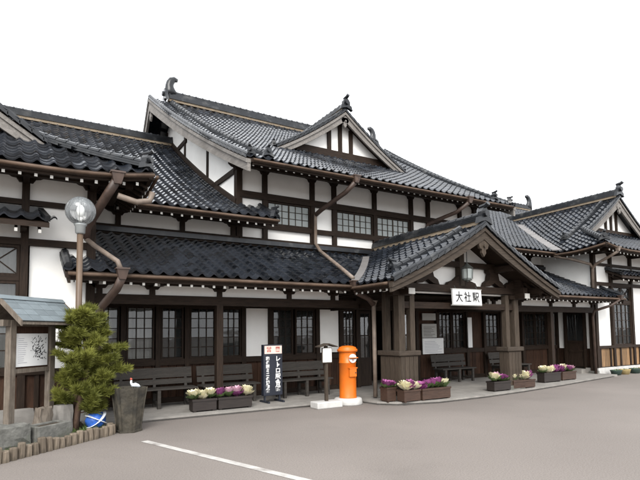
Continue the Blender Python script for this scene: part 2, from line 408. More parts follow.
def verge(parent, pts, out, r=.058):
    """row of round edge tiles down a gable verge, with hanging side flaps; out = outward direction"""
    pts = [Vector(p) for p in pts]; out = Vector(out); mb = MB()
    L = [0]
    for i in range(len(pts)-1): L.append(L[-1]+(pts[i+1]-pts[i]).length)
    def at(u):
        u = max(0, min(L[-1], u))
        for i in range(len(pts)-1):
            if u <= L[i+1]+1e-6: return pts[i].lerp(pts[i+1], (u-L[i])/(L[i+1]-L[i]))
        return pts[-1]
    n = int(L[-1]/.24)
    for i in range(n):
        a, b = at(L[-1]*i/n-.02), at(L[-1]*(i+1)/n)
        z = Vector((0,0,.06)); tn = random.uniform(.05,.95)
        mb.tube([a+z+Vector((0,0,.02)), b+z], r, 7, rs=[r*1.08, r*.92], tint=tn)
        mb.prism([a+out*r+Vector((0,0,.075)), b+out*r+Vector((0,0,.05)), b+out*r+Vector((0,0,-.03)), a+out*r+Vector((0,0,-.005))], out*.018)
    return part('verge_tiles', mb, 'ridge', parent)
def bargeboard(parent, pts, out, d0=.3, d1=.36, th=.08, material='barge', drop=.09):
    """curved board under the verge; pts from eave up to apex"""
    pts = [Vector(p) for p in pts]; n = len(pts); out = Vector(out); vs = []
    for i, p in enumerate(pts):
        d = d0+(d1-d0)*i/(n-1); z = Vector((0,0,1))
        vs += [p-z*drop, p-z*(drop+d), p-z*(drop+d)+out*th, p-z*drop+out*th]
    fs = [(0,1,2,3), (4*n-1,4*n-2,4*n-3,4*n-4)] + [(4*i+(k+1)%4,4*i+k,4*i+4+k,4*i+4+(k+1)%4) for i in range(n-1) for k in range(4)]
    mb = MB(); mb.add(vs, fs)
    m2 = MB(); vs = []                      # thin moulding along the top of the board
    for i, p in enumerate(pts):
        z = Vector((0,0,1)); p = p-(pts[1]-pts[0]).normalized()*.015 if i == 0 else p; vs += [p-z*(drop-.04), p-z*(drop+.06), p-z*(drop+.06)+out*(th+.04), p-z*(drop-.04)+out*(th+.04)]
    m2.add(vs, fs); part('bargeboard_moulding', m2, material, parent)
    return part('bargeboard', mb, material, parent)
def gegyo(parent, p, out, s=.3, material='barge'):
    p, out = Vector(p), Vector(out); u = out.cross(Vector((0,0,1))).normalized(); z = Vector((0,0,1))
    prof = [(-.35,0),(-.55,-.3),(-.42,-.62),(-.2,-.7),(-.22,-.95),(0,-1.25),(.22,-.95),(.2,-.7),(.42,-.62),(.55,-.3),(.35,0)]
    mb = MB(); mb.prism([p+u*(a*s)+z*(b*s) for a, b in prof], out*.07)
    mb.tube([p-z*(.45*s)+out*.06, p-z*(.45*s)+out*.12], .12*s, 6)
    return part('gable_pendant', mb, material, parent)

# ------------------------------------------------------------------ roof surfaces
zm = lambda t: 6.20 + .50*t + .0109*t*t          # hall
zw = lambda t: 4.78 + .46*t + .0127*t*t          # wings
zp = lambda t: 4.71 + .50*t + .031*t*t           # pavilions
zs = lambda t: 2.90 + .40*t + .010*t*t           # lower skirt
zc = lambda t: 2.86 + .40*t + .034*t*t           # porch
zd = lambda t: 7.93 + .52*t + .050*t*t           # dormer
def inv(f, z, hi=12.):
    lo = -2.
    for _ in range(40):
        md = (lo+hi)/2
        if f(md) < z: lo = md
        else: hi = md
    return lo
ME, MR = 11.6, 8.0
xv = lambda t: 5.17 + .63*max(0,t)/8
main_f = Slope('hall_roof', (0,ME,0), (1,0,0), (0,1,0), zm, MR, lambda t: -xv(t), lambda t: xv(t))
dk = main_f.deck(); main_f.tiles(dk); HR = dk
rear = Slope('hall_rear_roof', (0,ME+2*MR,0), (1,0,0), (0,-1,0), zm, MR, lambda t: -xv(t), lambda t: xv(t))
rear.deck(HR, ('tile',))
main_f.rafters(HR, -5.0, 5.0, .1, 1.9); main_f.gutter(HR, -5.05, 5.05)
yr, zr = ME+MR, zm(MR)
ridge(HR, [(-5.1,yr,zr+.02),(0,yr,zr-.02),(5.1,yr,zr+.02)], .36, 5, .055, .1)
for sx in (-1, 1):
    onigawara(HR, (sx*5.2,yr,zr+.05), (sx,0,0), .5, 1.)
    shachi(HR, (sx*5.0,yr,zr+.40), (-sx,0,0), .56)
    P = [main_f.P(sx*xv(MR*i/16), MR*i/16) for i in range(17)]
    verge(HR, P[::-1], (sx,0,0))
    Pb = [p-Vector((sx*.06,0,0)) for p in P]
    bargeboard(HR, Pb, (sx,0,0), .28, .42, .09)
    Pr = [Vector((p.x, 2*yr-p.y, p.z)) for p in Pb]; bargeboard(HR, Pr, (sx,0,0), .28, .42, .09)
    verge(HR, [Vector((p.x, 2*yr-p.y, p.z)) for p in P][::-1], (sx,0,0))
    gegyo(HR, (sx*5.72,yr,zr-.3), (sx,0,0), .5)
    # descending ridge parallel to the verge
    D = [main_f.P(sx*(xv(t)-.72), t, .03) for t in [.35+(MR-.75)*i/12 for i in range(13)]]
    ridge(HR, D, .22, 2, .045, .07, mendo=False, name='descending_ridge')
    onigawara(HR, D[0]-Vector((0,.04,-.02)), (0,-1,0), .26)
    onigawara(HR, main_f.P(sx*(xv(0)-.12), .12, .05), (sx*.7,-.7,0), .22)
    # purlin ends and struts under the verge
    for t in (.9, 3.2, 5.6, 8.0):
        p = main_f.P(0, t, -.28); mb = MB(); mb.box(min(sx*4.75,sx*(xv(t)-.05)), max(sx*4.75,sx*(xv(t)-.05)), p.y-.08, p.y+.08, p.z-.1, p.z+.08)
        part('purlin', mb, 'wood_h', HR)

# dormer gable on the hall roof
DY, DH = 14.7, 2.8
dorm = []
for sx in (-1, 1):
    sl = Slope('dormer_roof', (sx*DH,0,0), (0,1,0), (-sx,0,0), zd, DH, lambda t: DY, lambda t: ME+inv(zm, zd(t))+.15)
    dk = sl.deck(); sl.tiles(dk); dorm.append(sl)
    P = [sl.P(DY, DH*i/12) for i in range(13)]
    verge(dk, [p+Vector((0,.05,0)) for p in P][::-1], (0,-1,0)); bargeboard(dk, [p+Vector((0,.1,0)) for p in P], (0,-1,0), .2, .28, .07)
    D = [sl.P(DY+.5, t, .03) for t in [.3+(DH-.5)*i/6 for i in range(7)]]
    ridge(dk, D, .18, 1, .04, .06, mendo=False, name='descending_ridge')
    onigawara(dk, P[0]+Vector((sx*.02,.15,.06)), (sx*.5,-.8,0), .2)
    if sx < 0: DR = dk
zdr = zd(DH)
ridge(DR, [(0,DY+.05,zdr+.02),(0,ME+inv(zm, zdr)+.3,zdr)], .26, 3, .05, .08)
onigawara(DR, (0,DY-.02,zdr+.06), (0,-1,0), .42)
gegyo(DR, (0,DY+.1,zdr-.25), (0,-1,0), .3)
mb = MB(); n = 10; gy = DY+.42
prof = [(-DH+.35+(2*DH-.7)*i/20) for i in range(21)]
mb.prism([(x,gy,zd(DH-abs(x))-.1) for x in prof]+[(DH-.4,gy,zm(gy-ME)-.2),(-DH+.4,gy,zm(gy-ME)-.2)], (0,.1,0))
part('plaster_panel', mb, 'plaster', ST)
mb = MB(); mb.box(-DH+.45, DH-.45, gy-.09, gy+.02, zm(gy-ME)+.0, zm(gy-ME)+.26); part('beam', mb, 'wood_h', ST)
for x in (-.48, 0, .48):
    mb = MB(); mb.box(x-.075, x+.075, gy-.07, gy+.02, zm(gy-ME)+.26, zd(DH-abs(x))-.15); part('strut', mb, 'wood_v', ST)

# wings
WE, WT = 11.95, 7.95
PX, PH = 12.2, 4.3             # pavilion ridge line and half width
for sx in (-1, 1):
    far = 17.6
    inner = lambda t: 4.15 if t < 1.2 else 4.83
    outer = lambda t: far if t > 4.6 else (PX-PH) + inv(zp, zw(t), PH) + .35
    if sx < 0: w = Slope('wing_roof', (0,WE,0), (1,0,0), (0,1,0), zw, WT, lambda t: -outer(t), lambda t: -inner(t))
    else: w = Slope('wing_roof', (0,WE,0), (1,0,0), (0,1,0), zw, WT, lambda t: inner(t), lambda t: outer(t))
    if sx > 0: w.butt = .045
    dk = w.deck(n=40); w.tiles(dk)
    r = Slope('wing_rear_roof', (0,WE+2*WT,0), (1,0,0), (0,-1,0), zw, WT, w.amin if sx<0 else (lambda t: 4.83), (lambda t: -4.83) if sx<0 else (lambda t: far))
    r.amin = (lambda t: -far) if sx < 0 else (lambda t: 4.83)
    r.deck(dk, ('tile',))
    lo, hi = sorted((sx*4.3, sx*8.2)); w.rafters(dk, lo, hi, .05, 1.3); lo, hi = sorted((sx*4.15, sx*8.0)); w.gutter(dk, lo, hi)
    zz = zw(WT); ridge(dk, [(sx*4.85,WE+WT,zz),(sx*far,WE+WT,zz+.03)], .3, 4, .05, .09)
    shachi(dk, (sx*far,WE+WT,zz+.3), (-sx,0,0), .62)
    onigawara(dk, (sx*4.22,WE+.12,zw(.1)+.04), (-sx*.6,-.8,0), .24)
    verge(dk, [w.P(sx*4.15, t) for t in (1.2,.8,.4,.05)], (-sx,0,0), .06)
    # flashing where the wing roof runs up the hall gable wall
    mb = MB(); mb.sweep([w.P(sx*4.86, 1.2+(WT-1.2)*i/10, .10) for i in range(11)], .10, .16); part('flashing', mb, 'wood_y', dk)
    if sx > 0:   # metal valley between wing and pavilion
        mb = MB(); pts = []
        for i in range(13):
            t = 3.6*i/12; xx = PX-PH+t; yy = WE+inv(zw, zp(t)); pts.append((xx, yy, zp(t)+.12))
        mb.sweep(pts, .36, .04); part('valley', mb, 'flashing', dk)

# pavilions
for sx in (-1, 1):
    HIP = 1.95; GF = 11.6
    lift = lambda a, t: .0
    side_amin = lambda t: min(9.9+t, GF)
    side_amax = lambda t: WE+inv(zw, zp(t))+.25
    sl = Slope('pavilion_roof', (sx*(PX-PH),0,0), (0,1,0), (sx,0,0), zp, PH, side_amin, side_amax,
               lambda a, t: .16*max(0, 1-(a-9.9-t)/1.6)**2*max(0,1-t/1.6))
    dk = sl.deck(n=24); sl.tiles(dk)
    so = Slope('pavilion_outer_roof', (sx*(PX+PH),0,0), (0,1,0), (-sx,0,0), zp, PH, side_amin, lambda t: 17.)
    so.deck(dk, ('tile',))
    fr = Slope('pavilion_front_roof', (sx*PX,9.9,0), (1,0,0), (0,1,0), zp, HIP+.25, lambda t: -(PH-t), lambda t: PH-t,
               lambda a, t: .16*max(0, 1-(PH-t-abs(a))/1.6)**2*max(0,1-t/1.6))
    dk2 = fr.deck(dk); fr.tiles(dk2)
    fr.rafters(dk, -PH+.3, PH-.3, .05, 1.2, lim=lambda a: PH-abs(a)-.05); fr.gutter(dk, -PH+.0, PH-.0)
    sl.rafters(dk, 10.2, 11.9, .05, 1.0, lim=lambda a: a-9.95); sl.gutter(dk, 9.9, 11.95)
    zz = zp(PH)
    ridge(dk, [(sx*PX,GF+.05,zz+.04),(sx*PX,WE+inv(zw, zz)+.3,zz)], .28, 4, .05, .085)
    onigawara(dk, (sx*PX,GF-.02,zz+.1), (0,-1,0), .5)
    for q in (sl, so):
        P = [q.P(GF, t) for t in [HIP-.35+(PH-HIP+.35)*i/12 for i in range(13)]]
        verge(dk, P[::-1], (0,-1,0)); bargeboard(dk, [p+Vector((0,.09,0)) for p in P], (0,-1,0), .22, .32, .07)
        D = [q.P(GF+.62, t, .03) for t in [HIP-.75+(PH-HIP+.5)*i/8 for i in range(9)]]
        ridge(dk, D, .2, 2, .045, .07, mendo=False, name='descending_ridge')
        onigawara(dk, D[0]+Vector((0,0,.02)), (-q.T.x,0,0), .28)
        # hip ridge to the eave corner
        cx = q.O.x; ux = q.T.x
        Hh = [Vector((cx+ux*t, 9.9+t, zp(t)+.05+.16*max(0,1-t/1.6))) for t in [.12+(HIP-.12)*i/8 for i in range(9)]]
        ridge(dk, Hh, .2, 2, .045, .07, mendo=False, name='hip_ridge')
        onigawara(dk, Hh[0], (-ux*.7,-.7,0), .3)
    gegyo(dk, (sx*PX,GF+.05,zz-.3), (0,-1,0), .34)
    gy = 12.02; mb = MB()
    xs = [-(PH-HIP)+(2*(PH-HIP))*i/20 for i in range(21)]
    mb.prism([(sx*PX+x,gy,zp(PH-abs(x))-.1) for x in xs]+[(sx*PX+PH-HIP,gy,zp(HIP)-.25),(sx*PX-PH+HIP,gy,zp(HIP)-.25)], (0,.1,0))
    part('plaster_panel', mb, 'plaster', ST)
    mb = MB(); mb.box(sx*PX-PH+HIP+.3, sx*PX+PH-HIP-.3, gy-.09, gy+.02, zp(HIP)+.05, zp(HIP)+.25); part('beam', mb, 'wood_h', ST)
    for x in (-.42,0,.42):
        mb = MB(); mb.box(sx*PX+x-.06, sx*PX+x+.06, gy-.07, gy+.02, zp(HIP)+.25, zp(PH-abs(x))-.15); part('strut', mb, 'wood_v', ST)

# lower skirt roof and porch roof
SE, STM, PHW, PFY = 10.13, HALL_Y-10.13, 3.05, 8.62
def sk_in(t): return max(.1, PHW - inv(zc, zs(t), 3.05) - .2)
for sx in (-1, 1):
    out = lambda t: 9.32 if t < .86 else 8.86
    if sx < 0: s = Slope('skirt_roof', (0,SE,0), (1,0,0), (0,1,0), zs, STM, lambda t: -out(t), lambda t: -sk_in(t))
    else: s = Slope('skirt_roof', (0,SE,0), (1,0,0), (0,1,0), zs, STM, lambda t: sk_in(t), lambda t: out(t))
    dk = s.deck(n=24)
    if sx < 0:                                   # the tiles that show largest: one object each
        cache = {}; cnt = 0; rest = MB()
        for r in range(int(STM/TE)+1):
            t = r*TE
            if t > STM-.05: break
            k = r//4
            if k not in cache: cache[k] = tile_mesh((zs(k*4*TE+.6)-zs(k*4*TE))/.6).mesh('tile', 'tile', True)
            a0, a1 = s.amin(t+TE*.5), s.amax(t+TE*.5)
            for i in range(math.floor(a0/TW), math.ceil(a1/TW)+1):
                c = i*TW+TW/2
                if c < a0-.02 or c > a1+.02: continue
                p = s.P(i*TW, t+random.uniform(-.008,.008), random.uniform(-.004,.004))
                if cnt < 300:
                    o = link('tile', cache[k], dk, p); o.rotation_euler = (random.uniform(-.006,.012), random.uniform(-.012,.012), random.uniform(-.006,.006)); cnt += 1
                else:
                    src = tile_mesh((zs(t+.3)-zs(t))/.3); rest.add([Vector(v)+p for v in src.v], src.f, random.uniform(.02,.98))
        if rest.v: part('roof_tiles', rest, 'tile', dk, smooth=True, kind='stuff')
    else: s.tiles(dk)
    lo, hi = sorted((sx*3.25, sx*9.2)); s.rafters(dk, lo, hi, .05, 1.0); lo, hi = sorted((sx*3.1, sx*9.35)); s.gutter(dk, lo, hi)
    verge(dk, [s.P(sx*9.34, t, .03) for t in (.86,.6,.3,.02)], (sx,0,0), .07)
    bargeboard(dk, [s.P(sx*9.30, t, .02) for t in (0,.3,.6,.88)], (sx,0,0), .16, .16, .05, 'wood_y')
    mb = MB(); lo, hi = sorted((sx*.25, sx*8.85)); mb.sweep([(lo,HALL_Y-.1,zs(STM)+.1),(hi,HALL_Y-.1,zs(STM)+.1)], .22, .12); part('ridge', mb, 'ridge', dk)
    # porch slope
    pc = Slope('porch_roof', (sx*PHW,0,0), (0,1,0), (-sx,0,0), zc, PHW, lambda t: PFY, lambda t: min(HALL_Y-.02, SE+inv(zs, zc(t))+.2))
    dk = pc.deck(n=16); pc.tiles(dk)
    pc.rafters(dk, PFY+.25, SE-.1, .05, .9); pc.gutter(dk, PFY+.1, SE-.02)
    P = [pc.P(PFY, PHW*i/12) for i in range(13)]
    verge(dk, P[::-1], (0,-1,0)); bargeboard(dk, [p+Vector((0,.1,0)) for p in P], (0,-1,0), .17, .27, .09, 'grey_wood_h')
    D = [pc.P(PFY+.62, t, .03) for t in [.55+(PHW-.75)*i/8 for i in range(9)]]
    ridge(dk, D, .22, 2, .05, .075, mendo=False, name='descending_ridge'); onigawara(dk, D[0], (sx,0,0), .3)
    mb = MB(); mb.sweep([(sx*(PHW-t), SE+inv(zs, zc(t)), zc(t)+.11) for t in [.02+2.3*i/8 for i in range(9)]], .2, .04); part('valley', mb, 'flashing', dk)
    if sx < 0: PR = dk
zz = zc(PHW)
ridge(PR, [(0,PFY+.08,zz+.04),(0,HALL_Y-.05,zz)], .3, 3, .05, .085)
onigawara(PR, (0,PFY+.02,zz+.08), (0,-1,0), .42)
gegyo(PR, (0,PFY+.1,zz-.38), (0,-1,0), .34, 'grey_wood_v')

# ------------------------------------------------------------------ wall pieces
def post(x, z0, z1, y, w=.14, d=.14, m='wood_v', name='post'):
    mb = MB(); mb.box(x-w/2, x+w/2, y-d/2, y+d/2, z0, z1); return part(name, mb, m, ST)
def beam(x0, x1, y, z0, z1, d=.14, m='wood_h', name='beam'):
    mb = MB(); mb.box(x0, x1, y-d/2, y+d/2, z0, z1); return part(name, mb, m, ST)
def panel(x0, x1, y, z0, z1, th=.06, m='plaster'):
    mb = MB(); mb.box(x0, x1, y, y+th, z0, z1); return part('plaster_panel', mb, m, ST)
def bracket(x, y, z, w=.62, h=.16, d=.15):
    mb = MB(); mb.prism([(x-w/2,y-d/2,z),(x-w/2,y-d/2,z-h*.35),(x-w/2+.09,y-d/2,z-h*.6),(x-w/4,y-d/2,z-h*.65),(x-w/4+.05,y-d/2,z-h),(x+w/4-.05,y-d/2,z-h),(x+w/4,y-d/2,z-h*.65),(x+w/2-.09,y-d/2,z-h*.6),(x+w/2,y-d/2,z-h*.35),(x+w/2,y-d/2,z)], (0,d,0))
    mb.box(x-.06, x+.06, y-d/2-.32, y-d/2, z-h*.8, z-.02)
    mb.box(x-.062, x+.062, y-d/2-.335, y-d/2-.32, z-h*.82, z-.018, 0., 1)
    return part('bracket', mb, ['wood_h','cap_white'], ST)
def window(x0, x1, z0, z1, y, cols, rows, glass='glass', fr=.05, bar=.02, sash=1, frame_m='wood_v', lattice_m='wood_v'):
    mb = MB(); d = .05
    mb.box(x0, x0+fr, y-d, y+d, z0, z1); mb.box(x1-fr, x1, y-d, y+d, z0, z1)
    mb.box(x0+fr, x1-fr, y-d+.003, y+d-.003, z0, z0+fr); mb.box(x0+fr, x1-fr, y-d+.003, y+d-.003, z1-fr, z1)
    w = part('window', mb, frame_m, ST)
    X0, X1, Z0, Z1 = x0+fr, x1-fr, z0+fr, z1-fr
    lb = MB(); cw, rh = (X1-X0)/cols, (Z1-Z0)/rows
    for i in range(1, cols):
        bw = bar*(2.6 if sash > 1 and i % (cols//sash) == 0 else 1); lb.box(X0+i*cw-bw/2, X0+i*cw+bw/2, y-.022, y+.012, Z0, Z1)
    for j in range(1, rows): lb.box(X0, X1, y-.018, y+.01, Z0+j*rh-bar/2, Z0+j*rh+bar/2)
    part('lattice', lb, lattice_m, w)
    pm = MB(); pm.box(0, cw-bar, -.002, .002, 0, rh-bar); me = pm.mesh('pane', glass)
    for i in range(cols):
        for j in range(rows):
            o = link('pane', me, w, (X0+i*cw+bar/2, y+.004, Z0+j*rh+bar/2)); o.rotation_euler = (random.uniform(-.006,.006), 0, random.uniform(-.006,.006))
    return w
def pipe(pts, r=.05, m='pipe_dark', hopper=None, name='downpipe'):
    mb = MB(); mb.tube(pts, r, 8)
    o = part(name, mb, m, ST, smooth=True)
    if hopper:
        x, y, z, s = hopper
        h = MB(); h.frustum((x,y), s*.7, s*.7, s*1.25, s*1.1, z-s*1.1, z); h.box(x-s*.72, x+s*.72, y-s*.64, y+s*.64, z, z+s*.18)
        part('hopper', h, m, o)
    return o

# --- hall upper storey
B = 1.6
for k in (-3,-2.5,-1.5,-1,0,1,1.5,2.5,3):
    post(k*B, 4.2, 6.9, HALL_Y-.03, .17 if abs(k)==3 else .14)
    bracket(k*B, HALL_Y-.03, 6.60, .58, .26)
beam(-4.8, 4.8, HALL_Y-.035, 5.58, 5.77, .16); beam(-4.8, 4.8, HALL_Y-.035, 4.74, 4.88, .15)
beam(-4.8, 4.8, HALL_Y-.04, 4.20, 4.44, .18); beam(-4.9, 4.9, HALL_Y-.02, 6.60, 6.84, .2)
ks = [-3,-2.5,-1.5,-1,0,1,1.5,2.5,3]
for a, b in zip(ks, ks[1:]):
    panel(a*B+.07, b*B-.07, HALL_Y, 5.77, 6.66); panel(a*B+.07, b*B-.07, HALL_Y, 4.44, 4.74)
    if abs(b-a) > .9: window(a*B+.07, b*B-.07, 4.88, 5.58, HALL_Y-.01, 6, 3, 'glass_frost', .05, .014, 2, 'wood_v', 'grey_wood_v')
    else: panel(a*B+.07, b*B-.07, HALL_Y, 4.88, 5.58)
# backing so that the hall is closed behind its windows
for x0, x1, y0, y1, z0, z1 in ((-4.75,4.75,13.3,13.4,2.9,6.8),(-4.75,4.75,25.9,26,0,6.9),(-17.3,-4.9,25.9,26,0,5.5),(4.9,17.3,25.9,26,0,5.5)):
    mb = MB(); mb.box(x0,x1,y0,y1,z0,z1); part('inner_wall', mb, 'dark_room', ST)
# gable walls of the hall, with posts and raking arms
for sx in (-1, 1):
    mb = MB(); x = sx*4.8; pts = []
    for i in range(25):
        t = 1.57 + (2*MR-3.14)*i/24; y = ME+t; tt = t if t <= MR else 2*MR-t
        pts.append((x-.05, y, zm(tt)-.1))
    mb.prism([(x-.05,ME+1.57,0)]+pts+[(x-.05,ME+2*MR-1.57,0)], (.1,0,0)); part('gable_wall', mb, 'plaster', ST)
    for y in (13.2, 15.6, 18.1, 20.6):
        t = y-ME; tt = t if t <= MR else 2*MR-t
        mb = MB(); mb.box(x-.09, x+.09, y-.07, y+.07, zw(max(0,min(t,WT)-.4))-.3, zm(tt)-.2); part('post', mb, 'wood_v', ST)
    for z0, y0, y1 in ((6.28,13.25,15.55),(8.75,17.9,20.9)):
        mb = MB(); mb.box(min(x+sx*.04,x+sx*.11), max(x+sx*.04,x+sx*.11), y0, y1, z0, z0+.15); part('beam', mb, 'wood_y', ST)

# --- wing walls between skirt and wing roof
for sx in (-1, 1):
    lo, hi = sorted((sx*4.85, sx*8.9))
    panel(lo, hi, HALL_Y, 4.3, 5.25); beam(lo, hi, HALL_Y-.04, 4.20, 4.44, .18); beam(lo, hi, HALL_Y-.03, 5.0, 5.16, .16)
    for x in (4.98, 6.4, 8.0): post(sx*x, 4.44, 5.0, HALL_Y-.03, .12); bracket(sx*x, HALL_Y-.03, 4.90, .62, .2)
    # rear / side wall of wing, closed
    lo, hi = sorted((sx*16.9, sx*17.0)); mb = MB(); mb.box(lo, hi, 13.2, 25.9, 0, 4.9); part('side_wall', mb, 'plaster', ST)

# --- pavilions
for sx in (-1, 1):
    X = lambda a, b: sorted((sx*a, sx*b))
    ZB = -.02
    lo, hi = X(8.85, 8.95)            # side wall facing the forecourt (upper part white)
    mb = MB(); mb.box(lo, hi, 11.05, 13.3, 2.62, 5.2); part('plaster_panel', mb, 'plaster', ST)
    lo, hi = X(8.86, 15.5)
    # plaster bays
    for a, b, z0, z1 in ((8.93,9.93,1.1,3.43),(11.59,12.81,1.1,3.43),(8.93,15.4,3.56,4.2),(8.93,15.4,4.3,5.1),(14.47,15.4,1.1,3.43)):
        p0, p1 = X(a, b); panel(p0, p1, PAV_Y, z0, z1)
    beam(*X(8.8,15.5), PAV_Y-.02, 3.43, 3.56, .16); beam(*X(8.8,15.5), PAV_Y-.02, 4.2, 4.3, .16); beam(*X(8.8,15.5), PAV_Y-.02, 1.0, 1.1, .18); beam(*X(8.8,15.5), PAV_Y-.02, 4.95, 5.15, .2)
    for x in (8.87, 10.02, 11.5, 12.9, 14.4, 15.45):
        w = .16 if x == 8.87 else .13
        post(sx*x, .27, 4.95, PAV_Y-.03, w, .15)
        bracket(sx*x, PAV_Y-.03, 4.86, .66, .22); mb = MB(); mb.box(sx*x-.05, sx*x+.05, PAV_Y-.75, PAV_Y-.1, 4.6, 4.72); part('bracket_arm', mb, 'wood_y', ST)
    for a in (10.09, 12.97):
        p0, p1 = X(a, a+1.34)
        window(p0, p1, 1.1, 2.75, PAV_Y-.01, 4, 5, 'glass', .05, .02, 2); beam(p0, p1, PAV_Y-.01, 2.75, 2.84, .12)
        wn_ = window(p0, p1, 2.84, 3.43, PAV_Y-.01, 2, 1, 'glass', .05, .02, 2)
        lb = MB(); c = (p0+p1)/2                     # crossed transom bars
        for q0, q1 in ((p0+.05,c-.02),(c+.02,p1-.05)):
            lb.sweep([(q0,PAV_Y-.03,2.89),(q1,PAV_Y-.03,3.38)], .02, .02); lb.sweep([(q0,PAV_Y-.034,3.38),(q1,PAV_Y-.034,2.89)], .02, .02)
        part('transom_cross', lb, 'wood_v', wn_)
        mb = MB(); mb.box(p0, p1, PAV_Y+.25, PAV_Y+.27, 1.1, 3.4); part('curtain', mb, 'curtain', ST)
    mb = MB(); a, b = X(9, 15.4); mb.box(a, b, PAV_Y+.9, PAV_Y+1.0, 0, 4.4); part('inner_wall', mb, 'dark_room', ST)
    mb = MB(); a, b = X(15.38, 15.46); mb.box(a, b, PAV_Y+.06, 17., -.05, 5.0); part('side_wall', mb, 'plaster', ST)
    mb = MB(); a, b = X(8.8, 15.5); mb.box(a, b, PAV_Y-.1, PAV_Y+.2, -.1, .27); part('plinth', mb, 'concrete_white', ST)
    x = 8.95; bm = MB(); bm.box(-.098,.098,-.02,.02,0,.7); me = bm.mesh('wall_board', 'board_tan' if sx > 0 else 'board')
    n = 30 if sx > 0 else 10
    for i in range(n): link('wall_board', me, ST, (sx*(9.05+i*.205), PAV_Y-.02+random.uniform(-.006,.006), .29))
    for k in range(8):
        xx = sx*(9.05+.205*(3.5*k)); 
        if sx > 0 or k < 3: mb = MB(); mb.box(xx-.04, xx+.04, PAV_Y-.08, PAV_Y-.03, .27, 1.0); part('batten', mb, 'wood_v', ST)
    beam(*X(8.95,15.4), PAV_Y-.03, .235, .295, .1)
    # little pent roof above the window
    pr = Slope('pent_roof', (sx*(11.1 if sx>0 else 11.1),10.3,0), (1,0,0), (0,1,0), lambda t: 3.80+.42*t, .68, lambda t: -1.45+.12*t, lambda t: 1.45-.12*t)
    dk = pr.deck(n=2, mats=('wood_h',)); pr.tiles(dk); pr.rafters(dk, -1.3, 1.3, .04, .60, .37)
    mb = MB(); mb.box(sx*11.1-1.38, sx*11.1+1.38, 10.9, 11.0, 4.05, 4.17); part('ridge', mb, 'ridge', dk)
    for q in (-1.42, 1.42): mb = MB(); mb.sweep([pr.P(q,-.02,.05), pr.P(q-.1*math.copysign(1,q),.66,.06)], .09, .1); part('verge_tiles', mb, 'ridge', dk)
    for q in (-1.05, 1.05): mb = MB(); mb.box(sx*11.1+q-.05, sx*11.1+q+.05, 10.42, 10.95, 3.66, 3.76); part('bracket_arm', mb, 'wood_y', ST)

# --- side door on the right pavilion's flank, with pale panels beside it
def xpanel(y0, y1, z0, z1, x=8.80, th=.05, m='plaster', name='plaster_panel'):
    mb = MB(); mb.box(x, x+th, y0, y1, z0, z1); return part(name, mb, m, ST)
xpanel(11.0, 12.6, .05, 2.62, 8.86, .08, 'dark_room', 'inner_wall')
xpanel(12.22, 12.46, 1.0, 2.45); xpanel(11.1, 11.3, 1.0, 2.45)
for y in (12.55, 12.17, 11.36): mb = MB(); mb.box(8.74, 8.84, y-.05, y+.05, PZ, 2.6); part('post', mb, 'wood_v', ST)
mb = MB(); mb.box(8.75, 8.86, 11.05, 12.6, 2.45, 2.6); part('beam', mb, 'wood_y', ST)
mb = MB(); mb.box(8.81,8.85,11.42,12.11,.3,2.42); dr = part('door', mb, 'wood_v', ST)
for y in (11.44,11.78):
    mb = MB(); mb.box(8.795,8.809,y,y+.3,1.3,2.36); part('pane', mb, 'glass', dr)
mb = MB(); mb.box(8.79,8.81,11.42,12.11,.85,.93); mb.box(8.79,8.81,11.42,12.11,1.22,1.29); part('door_rail', mb, 'wood_y', dr)
for y0, y1 in ((12.22,12.5),(11.06,11.31)):
    xpanel(y0, y1, .3, 1.0, 8.81, .04, 'board', 'wall_board')
mb = MB(); mb.box(8.35, 8.85, 11.3, 12.5, 0, .22); part('door_step', mb, 'concrete', ST)
mb = MB(); mb.box(8.62, 8.9, 10.97, 11.3, 0, .27); part('plinth', mb, 'concrete', ST)

# --- ground floor wall behind the arcade
LY = LOW_Y
def low_boards(x0, x1, z0=.2, z1=1.0):
    n = max(1, round((x1-x0)/.2)); w = (x1-x0)/n
    mb = MB(); mb.box(-w/2+.005, w/2-.005, -.02, .02, 0, z1-z0); me = mb.mesh('wall_board', 'board')
    for i in range(n): link('wall_board', me, ST, (x0+w*(i+.5), LY+random.uniform(-.006,.006), z0))
beam(-8.85, -1.1, LY-.02, .98, 1.12, .16); beam(-8.85, -1.1, LY-.02, 2.40, 2.54, .165); beam(-8.85, -1.1, LY, PZ, .2, .16)
beam(1.1, 8.78, LY-.02, .98, 1.12, .16); beam(1.1, 8.78, LY-.02, 2.40, 2.54, .165); beam(1.1, 8.78, LY, PZ, .2, .16); beam(-1.1, 1.1, LY-.02, 2.40, 2.54, .165)
panel(-8.85, -3.2, LY+.01, 2.54, 3.0); panel(3.2, 8.78, LY+.01, 2.54, 3.0); panel(-3.2, 3.2, LY+.02, 2.54, 3.0, .06, 'wood_h')
low_boards(-8.85, -1.35); low_boards(1.2, 8.7)
posts_low = [-8.8,-7.95,-7.15,-6.44,-5.6,-4.92,-4.14,-2.62,-1.80,-1.2,1.2,2.12,3.55,4.45,5.35,6.6,8.2]
for x in posts_low: post(x, PZ, 2.98, LY-.03, .12, .16)
LW = [(-8.72,-8.03,'curtain'),(-7.87,-7.23,'curtain'),(-7.07,-6.52,None),(-6.36,-5.68,None),(-5.52,-4.98,None),(-4.06,-3.42,None),(-3.34,-2.70,None),(2.2,2.82,None),(2.86,3.47,None),(4.53,5.27,None),(6.68,7.38,None),(7.42,8.12,None),(-1.73,-1.28,None)]
